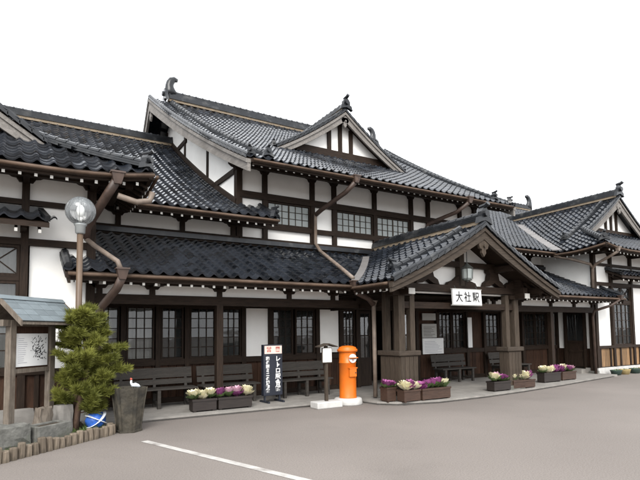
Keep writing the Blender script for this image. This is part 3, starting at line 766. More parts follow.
for a, b, c in LW:
    window(a, b, 1.12, 2.40, LY-.01, 3, 5, 'glass', .04, .02)
    if c:
        mb = MB(); n = 14
        vs = [(a+(b-a)*i/n, LY+.1+(.02 if i%2 else 0), z) for z in (1.13,2.4) for i in range(n+1)]
        mb.add(vs, [(i,i+1,n+2+i,n+1+i) for i in range(n)]); part('curtain', mb, 'curtain', ST)
panel(-4.86, -4.20, LY-.05, 1.10, 2.40); panel(-2.55, -1.88, LY-.05, 1.15, 2.40)
panel(3.62, 4.38, LY, 1.12, 2.4, .06, 'board'); panel(5.42, 6.53, LY, 1.12, 2.4, .06, 'board')
panel(1.27, 2.05, LY, 1.12, 2.4, .06, 'board')
# room behind the wall: dark floor, back wall, ceilings
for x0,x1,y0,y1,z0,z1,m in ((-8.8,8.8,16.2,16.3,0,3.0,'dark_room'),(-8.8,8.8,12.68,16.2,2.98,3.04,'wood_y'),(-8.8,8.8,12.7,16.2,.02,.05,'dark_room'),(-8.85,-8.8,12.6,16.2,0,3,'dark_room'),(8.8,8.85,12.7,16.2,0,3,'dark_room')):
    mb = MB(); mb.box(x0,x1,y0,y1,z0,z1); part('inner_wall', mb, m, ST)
mb = MB(); mb.box(-8.8, 8.8, 11.1, 12.6, 2.76, 2.80); part('arcade_ceiling', mb, 'soffit', ST)
# entrance: half glazed sliding doors standing ajar
for a, b in ((-1.08,-.62),(.25,1.08)):
    d_ = MB(); d_.box(a, b, LY+.02, LY+.06, PZ+.02, .95); d_.box(a, a+.06, LY+.02, LY+.06, .95, 2.38); d_.box(b-.06, b, LY+.02, LY+.06, .95, 2.38); d_.box(a+.06, b-.06, LY+.02, LY+.06, 2.3, 2.38)
    d_.box(a+.06, b-.06, LY+.022, LY+.058, 1.6, 1.64); d_.box((a+b)/2-.012, (a+b)/2+.012, LY+.025, LY+.055, .95, 2.3)
    dr = part('door', d_, 'wood_v', ST); mb = MB(); mb.box(a+.06, b-.06, LY+.038, LY+.042, .95, 2.3); part('pane', mb, 'glass', dr)

# --- arcade posts, plate and white frieze on the line of the eave
def frieze(x0, x1):
    panel(x0, x1, POST_Y-.01, 2.56, 3.24); beam(x0, x1, POST_Y, 2.36, 2.56, .15); beam(x0, x1, POST_Y-.01, 2.92, 3.18, .17)
frieze(-8.8, -2.9); frieze(2.9, 8.78)
for x in (-6.17, 6.1, 8.66): post(x, PZ, 2.36, POST_Y, .15, .15); mb = MB(); mb.box(x-.13,x+.13,POST_Y-.13,POST_Y+.13,0,PZ+.1); part('post_base', mb, 'stone', ST)
for x in (-8.7,-7.66,-6.17,-4.38,-3.1,3.1,4.4,6.1,7.5,8.66): post(x, 2.56, 2.86, POST_Y-.03, .11, .1, name='strut'); bracket(x, POST_Y-.03, 2.865, .64, .19)

# --- porch: pedestals, clustered posts, beams, tympanum
CYF = 9.36
for sx in (-1, 1):
    x0, x1 = sorted((sx*2.25, sx*1.68)); y0, y1 = CYF, CYF+(.74 if sx < 0 else .30)
    mb = MB(); mb.box(x0, x1, y0, y1, PZ, 1.14); pd = part('pedestal', mb, 'grey_wood_v', ST)
    mb = MB(); mb.box(x0-.06, x1+.06, y0-.06, y1+.06, 1.14, 1.26); bevel(part('pedestal_cap', mb, 'grey_wood_h', pd), .02)
    mb = MB(); mb.box(x0-.05, x1+.05, y0-.05, y1+.05, 0, PZ+.12); part('pedestal_base', mb, 'stone', pd)
    bw = (x1-x0-.04)/4; bm = MB(); bm.box(0, bw-.012, -.018, .0, 0, .92); me = bm.mesh('wall_board', 'grey_wood_v')
    for i in range(4): link('wall_board', me, pd, (x0+.02+i*bw, y0, .2))
    nb = 4 if sx < 0 else 2; bw = (y1-y0-.04)/nb; bm = MB(); bm.box(-.018, 0, 0, bw-.012, 0, .92); me = bm.mesh('wall_board', 'grey_wood_v')
    for i in range(nb): link('wall_board', me, pd, (x0, y0+.02+i*bw, .2))
    for px_, py_, w in (((sx*2.14,y0+.12,.19),(sx*1.78,y0+.12,.15)) + (((sx*2.14,y1-.12,.15),) if sx < 0 else ())):
        post(px_, 1.26, 2.72, py_, w, w, 'grey_wood_v')
    mb = MB(); mb.box(sx*2.14-.3, sx*2.14+.3, y0-.02, y0+.26, 2.6, 2.72); mb.box(sx*2.14-.09, sx*2.14+.09, y0-.34, y0+.5, 2.62, 2.74); part('bracket', mb, 'wood_h', ST)
    for px_, py_ in ((sx*2.14,y0-.35),): mb = MB(); mb.box(px_-.095, px_+.095, py_-.015, py_+.01, 2.61, 2.75); part('beam_end', mb, 'cap_white', ST)
    # side beams back to the wall, plate under the porch eave
    mb = MB(); mb.box(sx*2.14-.09, sx*2.14+.09, y0-.3, LY, 2.74, 2.92); part('beam', mb, 'wood_y', ST)
    mb = MB(); mb.box(sx*2.14-.07, sx*2.14+.07, y0-.2, POST_Y+1.5, 2.92, 3.16); part('beam', mb, 'wood_y', ST)
    mb = MB(); mb.box(sx*2.14-.05, sx*2.14+.05, y1, LY-.1, 2.36, 2.48); part('tie_beam', mb, 'wood_y', ST)
    mb = MB(); mb.box(*sorted((sx*2.3, sx*3.1)), POST_Y-.07, POST_Y+.07, 2.36, 2.56); part('beam', mb, 'wood_h', ST)
ymid = CYF+.12
beam(-2.6, 2.6, ymid, 2.74, 2.92, .2); beam(-2.2, 2.2, ymid, 2.30, 2.46, .12)      # front tie beam and lintel
for q in (-1, 1): mb = MB(); mb.box(q*2.6-.01, q*2.6+.01, ymid-.105, ymid+.105, 2.735, 2.925); part('beam_end', mb, 'cap_white', ST)
mb = MB(); xs = [-2.5+5*i/20 for i in range(21)]
mb.prism([(x, ymid+.1, zc(PHW-abs(x))-.12) for x in xs]+[(2.5,ymid+.1,2.7),(-2.5,ymid+.1,2.7)], (0,.08,0)); part('plaster_panel', mb, 'plaster', ST)
beam(-1.55, 1.55, ymid, 3.42, 3.56, .16)
post(0, 2.92, 4.0, ymid, .17, .17, 'grey_wood_v', 'strut')
for x in (-1.25, 1.25):                                # frog-leg struts with a bearing block
    mb = MB(); pr_ = [(-.42,0),(-.36,.1),(-.22,.16),(-.17,.3),(-.24,.34),(-.24,.4),(.24,.4),(.24,.34),(.17,.3),(.22,.16),(.36,.1),(.42,0),(.2,.02),(0,.1),(-.2,.02)]
    mb.prism([(x+a*.95, ymid-.1, 2.92+b*1.25) for a, b in pr_], (0,.16,0)); part('frog_leg_strut', mb, 'wood_h', ST)
for q in (-1, 1):
    mb = MB(); mb.prism([(q*.1,ymid-.08,2.92),(q*.55,ymid-.08,2.92),(q*.5,ymid-.08,3.0),(q*.3,ymid-.08,3.06),(q*.1,ymid-.08,3.2)], (0,.12,0)); part('carving', mb, 'wood_h', ST)
    mb = MB(); mb.prism([(q*2.1,ymid-.1,2.92),(q*1.72,ymid-.1,2.92),(q*1.75,ymid-.1,3.0),(q*1.95,ymid-.1,3.1),(q*2.1,ymid-.1,3.12)], (0,.16,0)); part('carving', mb, 'wood_h', ST)
    for t in (.55, 1.75): mb = MB(); p = zc(t)-.26; xx = q*(PHW-t); mb.box(xx-.07, xx+.07, PFY+.16, LY+.3, p-.08, p+.08); part('purlin', mb, 'wood_y', ST)
mb = MB(); mb.box(-.09,.09,PFY+.16,LY+.3,zc(PHW)-.42,zc(PHW)-.22); part('purlin', mb, 'wood_y', ST)
mb = MB(); mb.box(-2.1,2.1,CYF+.3,LY-.1,2.93,2.96); part('arcade_ceiling', mb, 'soffit', ST)

# --- rain pipes
pipe([(-8.6,9.85,4.58),(-8.72,10.05,4.35),(-8.9,10.5,4.0),(-8.98,10.75,3.82),(-8.98,10.8,3.62)], .085, 'pipe_dark', (-8.58,9.83,4.72,.18))
pipe([(-8.98,10.8,3.62),(-8.85,10.55,3.45),(-8.5,10.15,3.12),(-8.46,10.08,2.98)], .05, 'pipe_pale')
pipe([(-8.44,10.02,2.8),(-8.5,10.2,2.6),(-8.7,10.6,2.28),(-8.75,10.75,2.05),(-8.75,10.75,.05)], .08, 'pipe_dark', (-8.44,10.0,2.95,.17))
pipe([(-8.55,9.95,4.34),(-8.2,10.0,4.27),(-7.95,10.02,4.33),(-7.9,10.0,4.5)], .06, 'pipe_pale')
pipe([(-1.9,11.55,6.0),(-2.0,11.9,5.78),(-2.3,12.75,5.42),(-2.38,12.95,5.3)], .07, 'pipe_dark', (-1.88,11.53,6.17,.17))
pipe([(-2.38,12.97,5.34),(-2.38,12.98,4.42),(-2.45,12.6,4.13),(-2.95,10.6,3.28),(-2.98,10.2,3.06)], .052, 'pipe_pale')
pipe([(2.75,11.55,6.0),(2.6,11.95,5.75),(2.2,12.9,5.5),(2.15,12.98,5.3),(2.15,12.98,4.45)], .07, 'pipe_dark', (2.77,11.53,6.17,.17))
pipe([(-3.02,10.08,2.84),(-2.95,10.1,2.7),(-2.5,10.2,2.56),(-2.36,10.2,2.42)], .075, 'pipe_dark', (-3.04,10.06,2.96,.16))
pipe([(-2.36,10.2,2.5),(-2.36,10.2,.1)], .055, 'pipe_pale', (-2.36,10.2,2.5,.11))
pipe([(8.9,10.05,2.82),(8.6,10.2,2.6),(8.35,10.7,2.42),(8.5,10.86,2.2),(8.55,10.86,.05)], .05, 'pipe_dark', (8.95,10.03,2.95,.13))
pipe([(7.86,11.9,4.6),(8.1,11.4,4.45),(8.5,10.85,4.2),(8.62,10.84,4.05)], .055, 'pipe_pale')
pipe([(8.55,9.84,4.55),(8.6,10.2,4.4),(8.62,10.7,4.2),(8.62,10.84,4.05),(8.62,10.86,3.3)], .055, 'pipe_pale', (8.55,9.83,4.7,.13))

# ================================================================== THINGS AROUND THE STATION
# --- station name board and lantern
SG = thing('name_board', 'white board with black station name hanging on the porch beam', 'sign', (-.03,9.24,2.60), 0)
mb = MB(); mb.box(-.53,.53,-.025,.025,-.2,.2); lpart('board', mb, 'white_paper', SG, rot=(-.06,0,0))
mb = MB(); mb.box(-.55,.55,-.02,.035,.2,.22); mb.box(-.55,.55,-.02,.035,-.22,-.2); lpart('frame', mb, 'grey_paper', SG)
for x in (-.4,.4): mb = MB(); mb.tube([(x,0,.2),(x,.05,.3)], .008, 6); lpart('hanger', mb, 'lantern_iron', SG)
for i, ch in enumerate('大社駅'):
    o = link('letter', text_mesh('letter', ch, .29, 'ink', .004, sx=.9), SG, (-.31+.31*i,-.031,-.015), (PI/2-.06,0,0), local=True)
LT = thing('hanging_lantern', 'glass and iron lantern hanging in the porch gable above the name board', 'lantern', (-.10,9.14,3.06))
mb = MB(); mb.lathe([(.10,0),(.125,.03),(.135,.26),(.12,.28)], n=8); lpart('glass', mb, 'glass_frost', LT)
mb = MB(); mb.lathe([(.15,.28),(.16,.30),(.06,.38),(.03,.42)], n=8); mb.tube([(0,0,.4),(0,0,.75)], .012, 6); lpart('hood', mb, 'lantern_iron', LT)
mb = MB(); mb.lathe([(.12,-.03),(.12,0),(.10,.005)], n=8)
for k in range(4): a = PI/4+k*PI/2; mb.tube([(.13*math.cos(a),.13*math.sin(a),0),(.145*math.cos(a),.145*math.sin(a),.28)], .009, 5)
mb.tube([(0,0,-.03),(0,0,-.06)], .04, 6); lpart('cage', mb, 'lantern_iron', LT)

# --- pillar postbox
PB = thing('postbox', 'round bright orange pillar postbox on a white concrete base', 'postbox', (-3.22,10.16,0), 0)
mb = MB(); mb.lathe([(.0,0),(.34,0),(.35,.02),(.33,.135),(.30,.155),(0,.155)], n=28); lpart('base', mb, 'concrete_white', PB, True)
mb = MB(); mb.lathe([(.215,.15),(.215,.17),(.205,.19),(.205,.98),(.212,.985),(.212,1.0),(.205,1.005),(.205,1.24),(.21,1.25)], n=32); bo = lpart('body', mb, 'postbox_orange', PB, True)
mb = MB(); mb.lathe([(.205,1.24),(.245,1.26),(.25,1.29),(.245,1.315),(.215,1.33),(.215,1.35),(.20,1.365),(.12,1.395),(.0,1.405)], n=32); lpart('cap', mb, 'postbox_orange', PB, True)
mb = MB(); n = 20; ring = [(.105*math.cos(2*PI*k/n), -.2-.012, 1.10+.105*math.sin(2*PI*k/n)) for k in range(n)]
mb.prism(ring, (0,-.02,0)); pl = lpart('plate', mb, 'white_paper', bo)
mb = MB(); mb.box(-.12,.12,-.275,-.225,1.105,1.125); lpart('slot_hood', mb, 'postbox_orange', bo); mb = MB(); mb.box(-.085,.085,-.238,-.2325,1.085,1.105); lpart('slot', mb, 'ink', bo)
link('letter', text_mesh('letter', '〒', .075, 'red_ink', .002), bo, (0,-.234,1.045), (PI/2,0,0), local=True)
mb = MB(); mb.box(-.10,.10,-.245,-.15,.66,.86); dd = bevel(lpart('collection_door', mb, 'postbox_orange', bo), .015); mb = MB(); mb.box(-.115,.115,-.252,-.16,.86,.885); lpart('door_hood', mb, 'postbox_orange', bo)
mb = MB(); mb.tube([(.06,-.245,.76),(.06,-.26,.76)], .015, 8); lpart('keyhole', mb, 'lantern_iron', bo)

# --- roofed paper notice on a post
NS = thing('notice_stand', 'thin post with a small roofed paper notice set in a pale concrete slab', 'notice stand', (-3.95,9.98,0), 0)
mb = MB(); mb.box(-.34,.34,-.17,.17,0,.15); bevel(lpart('base', mb, 'concrete_white', NS), .02)
mb = MB(); mb.box(-.035,.035,-.03,.03,.15,1.42); lpart('post', mb, 'grey_wood_v', NS)
mb = MB(); mb.box(-.135,.135,-.055,-.03,1.02,1.37); pn = lpart('backboard', mb, 'grey_wood_v', NS); mb = MB(); mb.box(-.12,.12,-.062,-.056,1.04,1.36); lpart('paper', mb, 'white_paper', NS)
mb = MB()
for k in range(9): w = random.uniform(.05,.09); mb.box(-.09,-.09+2*w,-.0665,-.0635,1.32-.03*k,1.327-.03*k)
lpart('print', mb, 'grey_ink', NS)
mb = MB(); mb.prism([(-.24,-.15,1.385),(0,-.15,1.45),(.24,-.15,1.385),(.24,-.15,1.405),(0,-.15,1.475),(-.24,-.15,1.405)], (0,.24,0)); lpart('roof', mb, 'grey_wood_h', NS)

# --- black standing sign with white vertical lettering
BS = thing('standing_sign', 'black standing signboard with white vertical lettering between two benches', 'signboard', (-4.78,11.12,PZ), .05)
mb = MB(); mb.box(-.26,.26,-.06,.06,.16,1.38); bevel(lpart('panel', mb, 'sign_black', BS), .01)
for x in (-.2,.2):
    mb = MB(); mb.box(x-.025,x+.025,-.22,.22,0,.04); mb.box(x-.02,x+.02,-.02,.02,.04,.16); lpart('foot', mb, 'sign_black', BS)
mb = MB(); mb.box(-.235,.235,-.072,-.061,1.16,1.35); lpart('top_panel', mb, 'pink_panel', BS)
for i, ch in enumerate('営業'): link('letter', text_mesh('letter', ch, .14, 'red_ink', .002), BS, (-.12+.24*i,-.076,1.255), (PI/2,0,0), local=True)
for i, ch in enumerate('レトロ駅舎館'): link('letter', text_mesh('letter', ch, .145, 'white_paper', .004), BS, (.13,-.064,1.03-.142*i), (PI/2,0,0), local=True)
for i, ch in enumerate('和の国ミニの博物館'): link('letter', text_mesh('letter', ch, .10, 'white_paper', .004), BS, (-.15,-.064,1.04-.095*i), (PI/2,0,0), local=True)

# --- notices and long board on the porch wall
for (x0,x1,z0,z1,y,m_,lb) in ((1.42,2.02,2.10,2.33,LY-.10,'grey_paper','small grey notice at the top of the column of notices on the porch wall'),
                      (1.40,2.05,1.52,1.98,LY-.10,'grey_paper','square grey notice between two others on the porch wall'),
                      (1.38,2.32,.98,1.50,LY-.13,'white_paper','wide white timetable sheet lowest of the notices on the porch wall')):
    t_ = thing('notice', lb, 'notice', ((x0+x1)/2,y,z0), 0)
    w, h = x1-x0, z1-z0; mb = MB(); mb.box(-w/2,w/2,-.012,.012,0,h); lpart('sheet', mb, m_, t_)
    if h > .3:
        mb = MB()
        for k in range(int(h/.05)-2): mb.box(-w*.42, -w*.42+w*random.uniform(.5,.84), -.016, -.0125, .05+k*.05, .062+k*.05)
        lpart('print', mb, 'grey_ink' if m_=='white_paper' else 'grey_wood_h', t_)
t_ = tag(link('hanging_board', MB().box(-.1,.1,-.015,.015,0,1.05).mesh('hanging_board', 'white_paper'), None, (3.55,LY-.2,1.15)), 'tall narrow white board hung on a post beside the porch bench', 'board')

# --- benches
def bench(loc, L, label, rz=0., group='old wooden benches under the eaves'):
    t = thing('bench', label, 'bench', (loc[0],loc[1],PZ), rz, group)
    sm = MB(); sm.box(-L/2,L/2,-.055,.055,-.017,.017); sl = sm.mesh('seat_slat', 'bench_wood')
    for i, y in enumerate((-.17,-.05,.07,.19)): link('seat_slat', sl, t, (0,y,.43), local=True)
    bm = MB(); bm.box(-L/2,L/2,-.015,.015,-.06,.06); bl = bm.mesh('back_slat', 'bench_wood')
    for z, y in ((.56,.27),(.71,.30),(.82,.325)): link('back_slat', bl, t, (0,y,z), (-.18,0,0), local=True)
    lm = MB(); lm.box(-.035,.035,-.22,-.15,0,.41); lm.box(-.035,.035,.2,.27,0,.41); lm.box(-.034,.034,-.15,.2,.33,.41); lm.box(-.034,.034,-.15,.2,.1,.15)
    lm.sweep([(0,.25,.4),(0,.345,.88)], .06, .05, wv=(1,0,0), upv=(0,1,0)); le = lm.mesh('leg_frame', 'bench_wood')
    for x in ((-L/2+.15, L/2-.15) if L < 1.5 else (-L/2+.15, 0, L/2-.15)): link('leg_frame', le, t, (x,0,0), local=True)
    return t
mat('bench_wood', (.034,.03,.026), .75, .3, .3, 5, H, bump=.25, blotch=(4,(.034,.029,.025),.5,.75))
bench((-7.35,11.75), 1.75, 'weathered wooden slat bench behind the stone urn')
bench((-5.62,11.75), 1.45, 'weathered wooden slat bench between the planters and the black signboard')
bench((-3.55,11.75), 1.6, 'weathered wooden slat bench behind the roofed paper notice stand')
bench((2.35,12.0), 1.55, 'weathered wooden slat bench below the notices inside the porch')
bench((5.2,12.0), 1.7, 'weathered wooden slat bench behind the planters right of the porch')

# --- planters with ornamental kale
def kale_mesh(c_in, c_out, seed):
    rnd = random.Random(seed); mb = MB()
    for ring, (nl, r, z, tilt, w, mi) in enumerate(((9,.112,.03,.45,.075,1),(10,.10,.06,.85,.075,0),(9,.088,.085,1.15,.07,0),(7,.065,.105,1.35,.06,0),(5,.04,.12,1.5,.045,0))):
        for k in range(nl):
            a = 2*PI*(k+rnd.random()*.4)/nl + ring*.4; rr = r*rnd.uniform(.9,1.15); dx, dy = math.cos(a), math.sin(a); px, py = -dy, dx
            pts = []
            for u, ww, dz in ((.12,.35,0),(.6,1.,.0),(1.,.75,.012)):
                out = rr*u*math.cos(tilt*.5)*1.05; zz = z*.5 + rr*u*math.sin(tilt)*.95+dz
                for sgn in (-1,0,1): pts.append((dx*out+px*w*ww*.6*sgn, dy*out+py*w*ww*.6*sgn, zz+rnd.uniform(-.012,.012)+(.012 if sgn else 0)))
            mb.add(pts, [(0,1,4,3),(1,2,5,4),(3,4,7,6),(4,5,8,7)], 0., mi)
    return mb.mesh('ornamental_kale', [c_in, c_out], True)
KM = {(c, s): kale_mesh({'w':'kale_white','p':'kale_purple','k':'kale_pink'}[c], {'w':'kale_white','p':'kale_purple','k':'kale_purple'}[c] if s % 2 else 'kale_green', s) for c in 'wpk' for s in range(4)}
def planter(x, y, L, h, plants, plabel, klabel, dark=False, w=.26, rz=0., z=PZ, group='wooden flower boxes along the front'):
    t = thing('planter', plabel, 'planter', (x,y,z), rz, group); M_ = 'planter_dark' if dark else 'planter_brown'
    mb = MB(); mb.box(-L/2,L/2,-w/2,-w/2+.02,.03,h); mb.box(-L/2,L/2,w/2-.02,w/2,.03,h); mb.box(-L/2,-L/2+.02,-w/2+.02,w/2-.02,.03,h); mb.box(L/2-.02,L/2,-w/2+.02,w/2-.02,.03,h); mb.box(-L/2+.02,L/2-.02,-w/2+.02,w/2-.02,.03,.05)
    lpart('box', mb, M_, t)
    mb = MB(); mb.box(-L/2-.015,L/2+.015,-w/2-.015,-w/2+.012,h-.035,h+.01); mb.box(-L/2-.015,L/2+.015,w/2-.012,w/2+.015,h-.035,h+.01); lpart('rim', mb, M_, t)
    for q in (-.5,.5): mb = MB(); mb.box(q*(L-.1)-.03,q*(L-.1)+.03,-w/2+.01,w/2-.01,0,.03); lpart('foot', mb, M_, t)
    mb = MB(); mb.box(-L/2+.02,L/2-.02,-w/2+.02,w/2-.02,h-.08,h-.03); lpart('soil', mb, 'soil', t)
    n = len(plants)
    for i, c in enumerate(plants):
        for row in (0,):
            o = link('ornamental_kale', KM[(c, random.randrange(4))], None, (x+(-L/2+L*(i+.5)/n)*math.cos(rz)+random.uniform(-.02,.02), y+random.uniform(-.03,.03)+(-L/2+L*(i+.5)/n)*math.sin(rz), z+h-.035+random.uniform(-.015,.02)))
            o.rotation_euler = (random.uniform(-.2,.2), random.uniform(-.2,.2), random.uniform(0,6)); s_ = random.uniform(1.25,1.5)*(1.05 if c=='w' else 1.); o.scale = (s_,s_,s_*random.uniform(1.05,1.35))
            tag(o, klabel[c], 'kale', 'kale in ' + plabel)
KL = lambda where: {'w': 'cream white ornamental kale head in '+where, 'p': 'dark purple ornamental kale head in '+where, 'k': 'pink ornamental kale head in '+where}
planter(-6.63,10.72,.52,.26,'www','dark planter box of cream kale before the arcade post', KL('the dark box before the arcade post'), True)
planter(-5.93,10.72,.78,.26,'pkkw','dark planter box of pink kale left of the black signboard', KL('the dark box left of the black signboard'), True)
planter(-2.52,9.5,.26,.34,'pp','small square planter box of purple kale below the porch downpipe', KL('the square box below the porch downpipe'))
planter(-2.12,9.22,.50,.28,'wpw','brown planter box mixing cream and purple kale before the porch pedestal beside the postbox', KL('the mixed box before the porch pedestal'))
planter(-1.36,9.2,.92,.28,'ppppw','long brown planter box of purple kale beside the porch entrance', KL('the long box beside the porch entrance'))
planter(1.32,9.42,.68,.26,'wkpp','dark planter box of purple and pink kale left of the far porch pedestal', KL('the dark box left of the far porch pedestal'), True)
planter(2.28,9.44,.95,.24,'wwwp','brown planter box of cream kale before the far porch pedestal', KL('the brown box before the far porch pedestal'))
planter(4.5,10.05,.85,.30,'wwwp','dark planter box of cream kale right of the porch', KL('the dark box right of the porch'), True)
planter(5.55,10.15,.75,.28,'pwpk','brown planter box of purple kale nearest the side door', KL('the brown box near the side door'))

# --- low tubs by the right pavilion's plinth
for i, (x, c, lb) in enumerate(((9.35,'pot_green','dark green oval tub at the pavilion corner by the side door'),(9.95,'pot_tan','yellow tan oval tub between two green tubs by the plinth'),(10.7,'pot_green','dark green oval tub between two yellow tubs by the plinth'),(11.4,'pot_tan','yellow tan oval tub farthest along the plinth from the side door'))):
    t = thing('tub', lb, 'tub', (x,10.55,0), 0, 'low tubs by the plinth')
    mb = MB(); mb.lathe([(.14,0),(.19,.17),(.2,.19),(.17,.19),(.15,.15)], n=14); o = lpart('bowl', mb, c, t, True); o.scale = (1.35,1,1)
    mb = MB(); rnd = random.Random(i)
    for k in range(40):
        a, r = rnd.uniform(0,2*PI), rnd.uniform(0,.15); p = Vector((r*1.3*math.cos(a), r*math.sin(a), .15)); q = p+Vector((rnd.uniform(-.05,.05),rnd.uniform(-.05,.05),rnd.uniform(.03,.1)))
        s_ = Vector((rnd.uniform(-.02,.02),rnd.uniform(-.02,.02),0)); mb.add([p-s_,p+s_,q], [(0,1,2)])
    lpart('leaves', mb, 'leaf', t)

# --- street lamp
LP = thing('street_lamp', 'brown pole street lamp with a clear glass globe', 'lamp', (-9.17,10.02,0))
mb = MB(); mb.tube([(0,0,0),(0,0,3.62)], .055, 12, rs=[.058,.052]); mb.lathe([(.09,0),(.09,.06),(.06,.1)], n=12); lpart('pole', mb, 'lamp_pole', LP, True)
mb = MB(); mb.lathe([(.06,3.56),(.085,3.58),(.09,3.70),(.11,3.72),(.11,3.75),(.08,3.76)], n=14); lpart('collar', mb, 'lamp_collar', LP, True)
mb = MB(); n = 14; mb.lathe([(.262*math.sin(PI*(.13+.87*i/n)), 3.985-.262*math.cos(PI*(.13+.87*i/n))) for i in range(n+1)], n=36); lpart('globe', mb, 'globe_glass', LP, True)
mb = MB()
for k in range(18):                                   # moulded ribs of the globe
    a = 2*PI*k/18; mb.tube([(.255*math.sin(th)*math.cos(a), .255*math.sin(th)*math.sin(a), 3.985-.255*math.cos(th)) for th in [PI*(.14+.84*i/10) for i in range(11)]], .005, 4)
lpart('globe_ribs', mb, 'globe_glass', LP)
mb = MB(); mb.lathe([(.0,3.86),(.03,3.87),(.06,3.93),(.072,3.99),(.06,4.05),(.03,4.09),(0,4.1)], n=16); mb.tube([(0,0,3.75),(0,0,3.88)], .03, 10); lpart('bulb', mb, 'bulb', LP, True)

# --- roofed notice board
mat('board_post', (0.1275,0.1062,0.085), .8, .3, .3, 5, V, bump=.35, blotch=(4,(.08,.06,.045),.5,.75))
NB = thing('notice_board', 'small slate roofed wooden notice board with a map poster', 'notice board', (-9.90,9.79,0), math.radians(44))
W = .83
for x in (-W/2, W/2): mb = MB(); mb.box(x-.058,x+.058,-.055,.055,.0,1.98); bevel(lpart('post', mb, 'board_post', NB), .008)
mb = MB(); mb.box(-W/2+.058,W/2-.058,-.035,.035,1.12,1.19); lpart('rail', mb, 'board_post', NB)
mb = MB(); mb.box(-W/2-.2,W/2+.2,-.05,.05,1.88,1.98); lpart('rail', mb, 'board_post', NB)
mb = MB(); mb.box(-W/2+.058,W/2-.058,.0,.03,1.19,1.88); lpart('backboard', mb, 'board', NB)
mb = MB(); mb.box(-.33,.33,-.02,-.005,1.22,1.76); lpart('poster', mb, 'white_paper', NB)
mb = MB(); rnd = random.Random(4)
for k in range(110):                                     # drawn map: short strokes
    x, z = rnd.gauss(.12,.08), rnd.gauss(1.5,.10)
    if not (-.05 < x < .3 and 1.27 < z < 1.72): continue
    a = rnd.choice((0,.3,.9,1.4)); l_ = rnd.uniform(.006,.024); w_ = rnd.uniform(.003,.007)
    mb.prism([(x-l_*math.cos(a)-w_*math.sin(a),-.0205,z-l_*math.sin(a)+w_*math.cos(a)),(x+l_*math.cos(a)-w_*math.sin(a),-.0205,z+l_*math.sin(a)+w_*math.cos(a)),(x+l_*math.cos(a)+w_*math.sin(a),-.0205,z+l_*math.sin(a)-w_*math.cos(a)),(x-l_*math.cos(a)+w_*math.sin(a),-.0205,z-l_*math.sin(a)-w_*math.cos(a))], (0,-.0015-.0006*k/110,0))
lpart('map_lines', mb, 'ink', NB, kind='stuff')
mb = MB()
for k in range(13): mb.box(-.29,-.29+rnd.uniform(.1,.2),-.0225,-.0205,1.28+.033*k,1.287+.033*k)
lpart('print', mb, 'grey_ink', NB)
RL, RW, RH, RZ = 1.3, .44, .38, 1.95                    # roof half-depth, rise
for sy in (-1, 1):
    mb = MB(); mb.add([(-RL/2,sy*RW,RZ-.02),(RL/2,sy*RW,RZ-.02),(RL/2,0,RZ+RH-.02),(-RL/2,0,RZ+RH-.02),(-RL/2,sy*RW,RZ-.05),(RL/2,sy*RW,RZ-.05),(RL/2,0,RZ+RH-.05),(-RL/2,0,RZ+RH-.05)],
        [(0,1,2,3),(7,6,5,4),(0,4,5,1),(1,5,6,2),(2,6,7,3),(3,7,4,0)]); rf = lpart('roof', mb, 'board_post', NB)
    rows, cols = 4, 6; ang = math.atan2(RH, RW)
    sm = MB(); sm.box(0, RL/cols-.006, 0, math.hypot(RH,RW)/rows+.03, 0, .014); me = sm.mesh('roof_slate', 'slate')
    for r in range(rows):
        for c in range(cols):
            u = r/rows
            o = link('roof_slate', me, rf, (-RL/2+RL*c/cols+.003 if sy<0 else RL/2-RL*c/cols-.003, sy*RW*(1-u)*1.01, RZ+RH*u+.004), local=True)
            o.rotation_euler = Matrix.Rotation(ang-.03,4,'X').to_euler() if sy < 0 else (Matrix.Rotation(PI,4,'Z') @ Matrix.Rotation(ang-.03,4,'X')).to_euler()
    for x in (-RL/2-.012, RL/2+.012):
        mb = MB(); mb.sweep([(x,sy*(RW+.01),RZ-.03),(x,0,RZ+RH-.02)], .09, .03, wv=(0,0,1), upv=(1,0,0)); lpart('bargeboard', mb, 'board_post', NB)
mb = MB(); mb.prism([(-RL/2-.03,-.07,RZ+RH-.02),(-RL/2-.03,0,RZ+RH+.045),(-RL/2-.03,.07,RZ+RH-.02)], (RL+.06,0,0)); lpart('ridge_cap', mb, 'slate', NB)

# --- garden bed: soil, log edging, stones, urn, bundle, pine
path = [Vector((-10.75,7.85,0)), Vector((-9.3,8.98,0)), Vector((-8.72,9.42,0)), Vector((-8.62,9.56,0)), Vector((-8.66,9.74,0))]
mb = MB(); mb.prism([(p.x-.03,p.y+.05,-.05) for p in path]+[(-8.95,10.95,-.05),(-13,10.95,-.05),(-13,7.85,-.05)], (0,0,.11))
gb = link('garden_bed', mb.mesh('garden_bed', 'soil')); gb['kind'] = 'structure'
LE = thing('log_edging', 'row of short weathered log stakes edging the garden bed', 'edging', (-9.5,8.8,0))
u = 0.; rnd = random.Random(3)
L_ = [0]
for i in range(len(path)-1): L_.append(L_[-1]+(path[i+1]-path[i]).length)
while u < L_[-1]:
    for i in range(len(path)-1):
        if u <= L_[i+1]: p = path[i].lerp(path[i+1], (u-L_[i])/(L_[i+1]-L_[i])); break
    r = rnd.uniform(.043,.062); h = rnd.uniform(.15,.225)
    mb = MB(); mb.lathe([(r*1.03,-.03),(r,h*.6),(r*.97,h-.012),(r*.86,h)], n=9, ph=rnd.uniform(0,1))
    o = link('log', mb.mesh('log', 'log', False), LE, (p.x, p.y+rnd.uniform(-.012,.012), 0)); o.rotation_euler = (rnd.uniform(-.06,.06), rnd.uniform(-.06,.06), 0)
    u += 2*r+.006
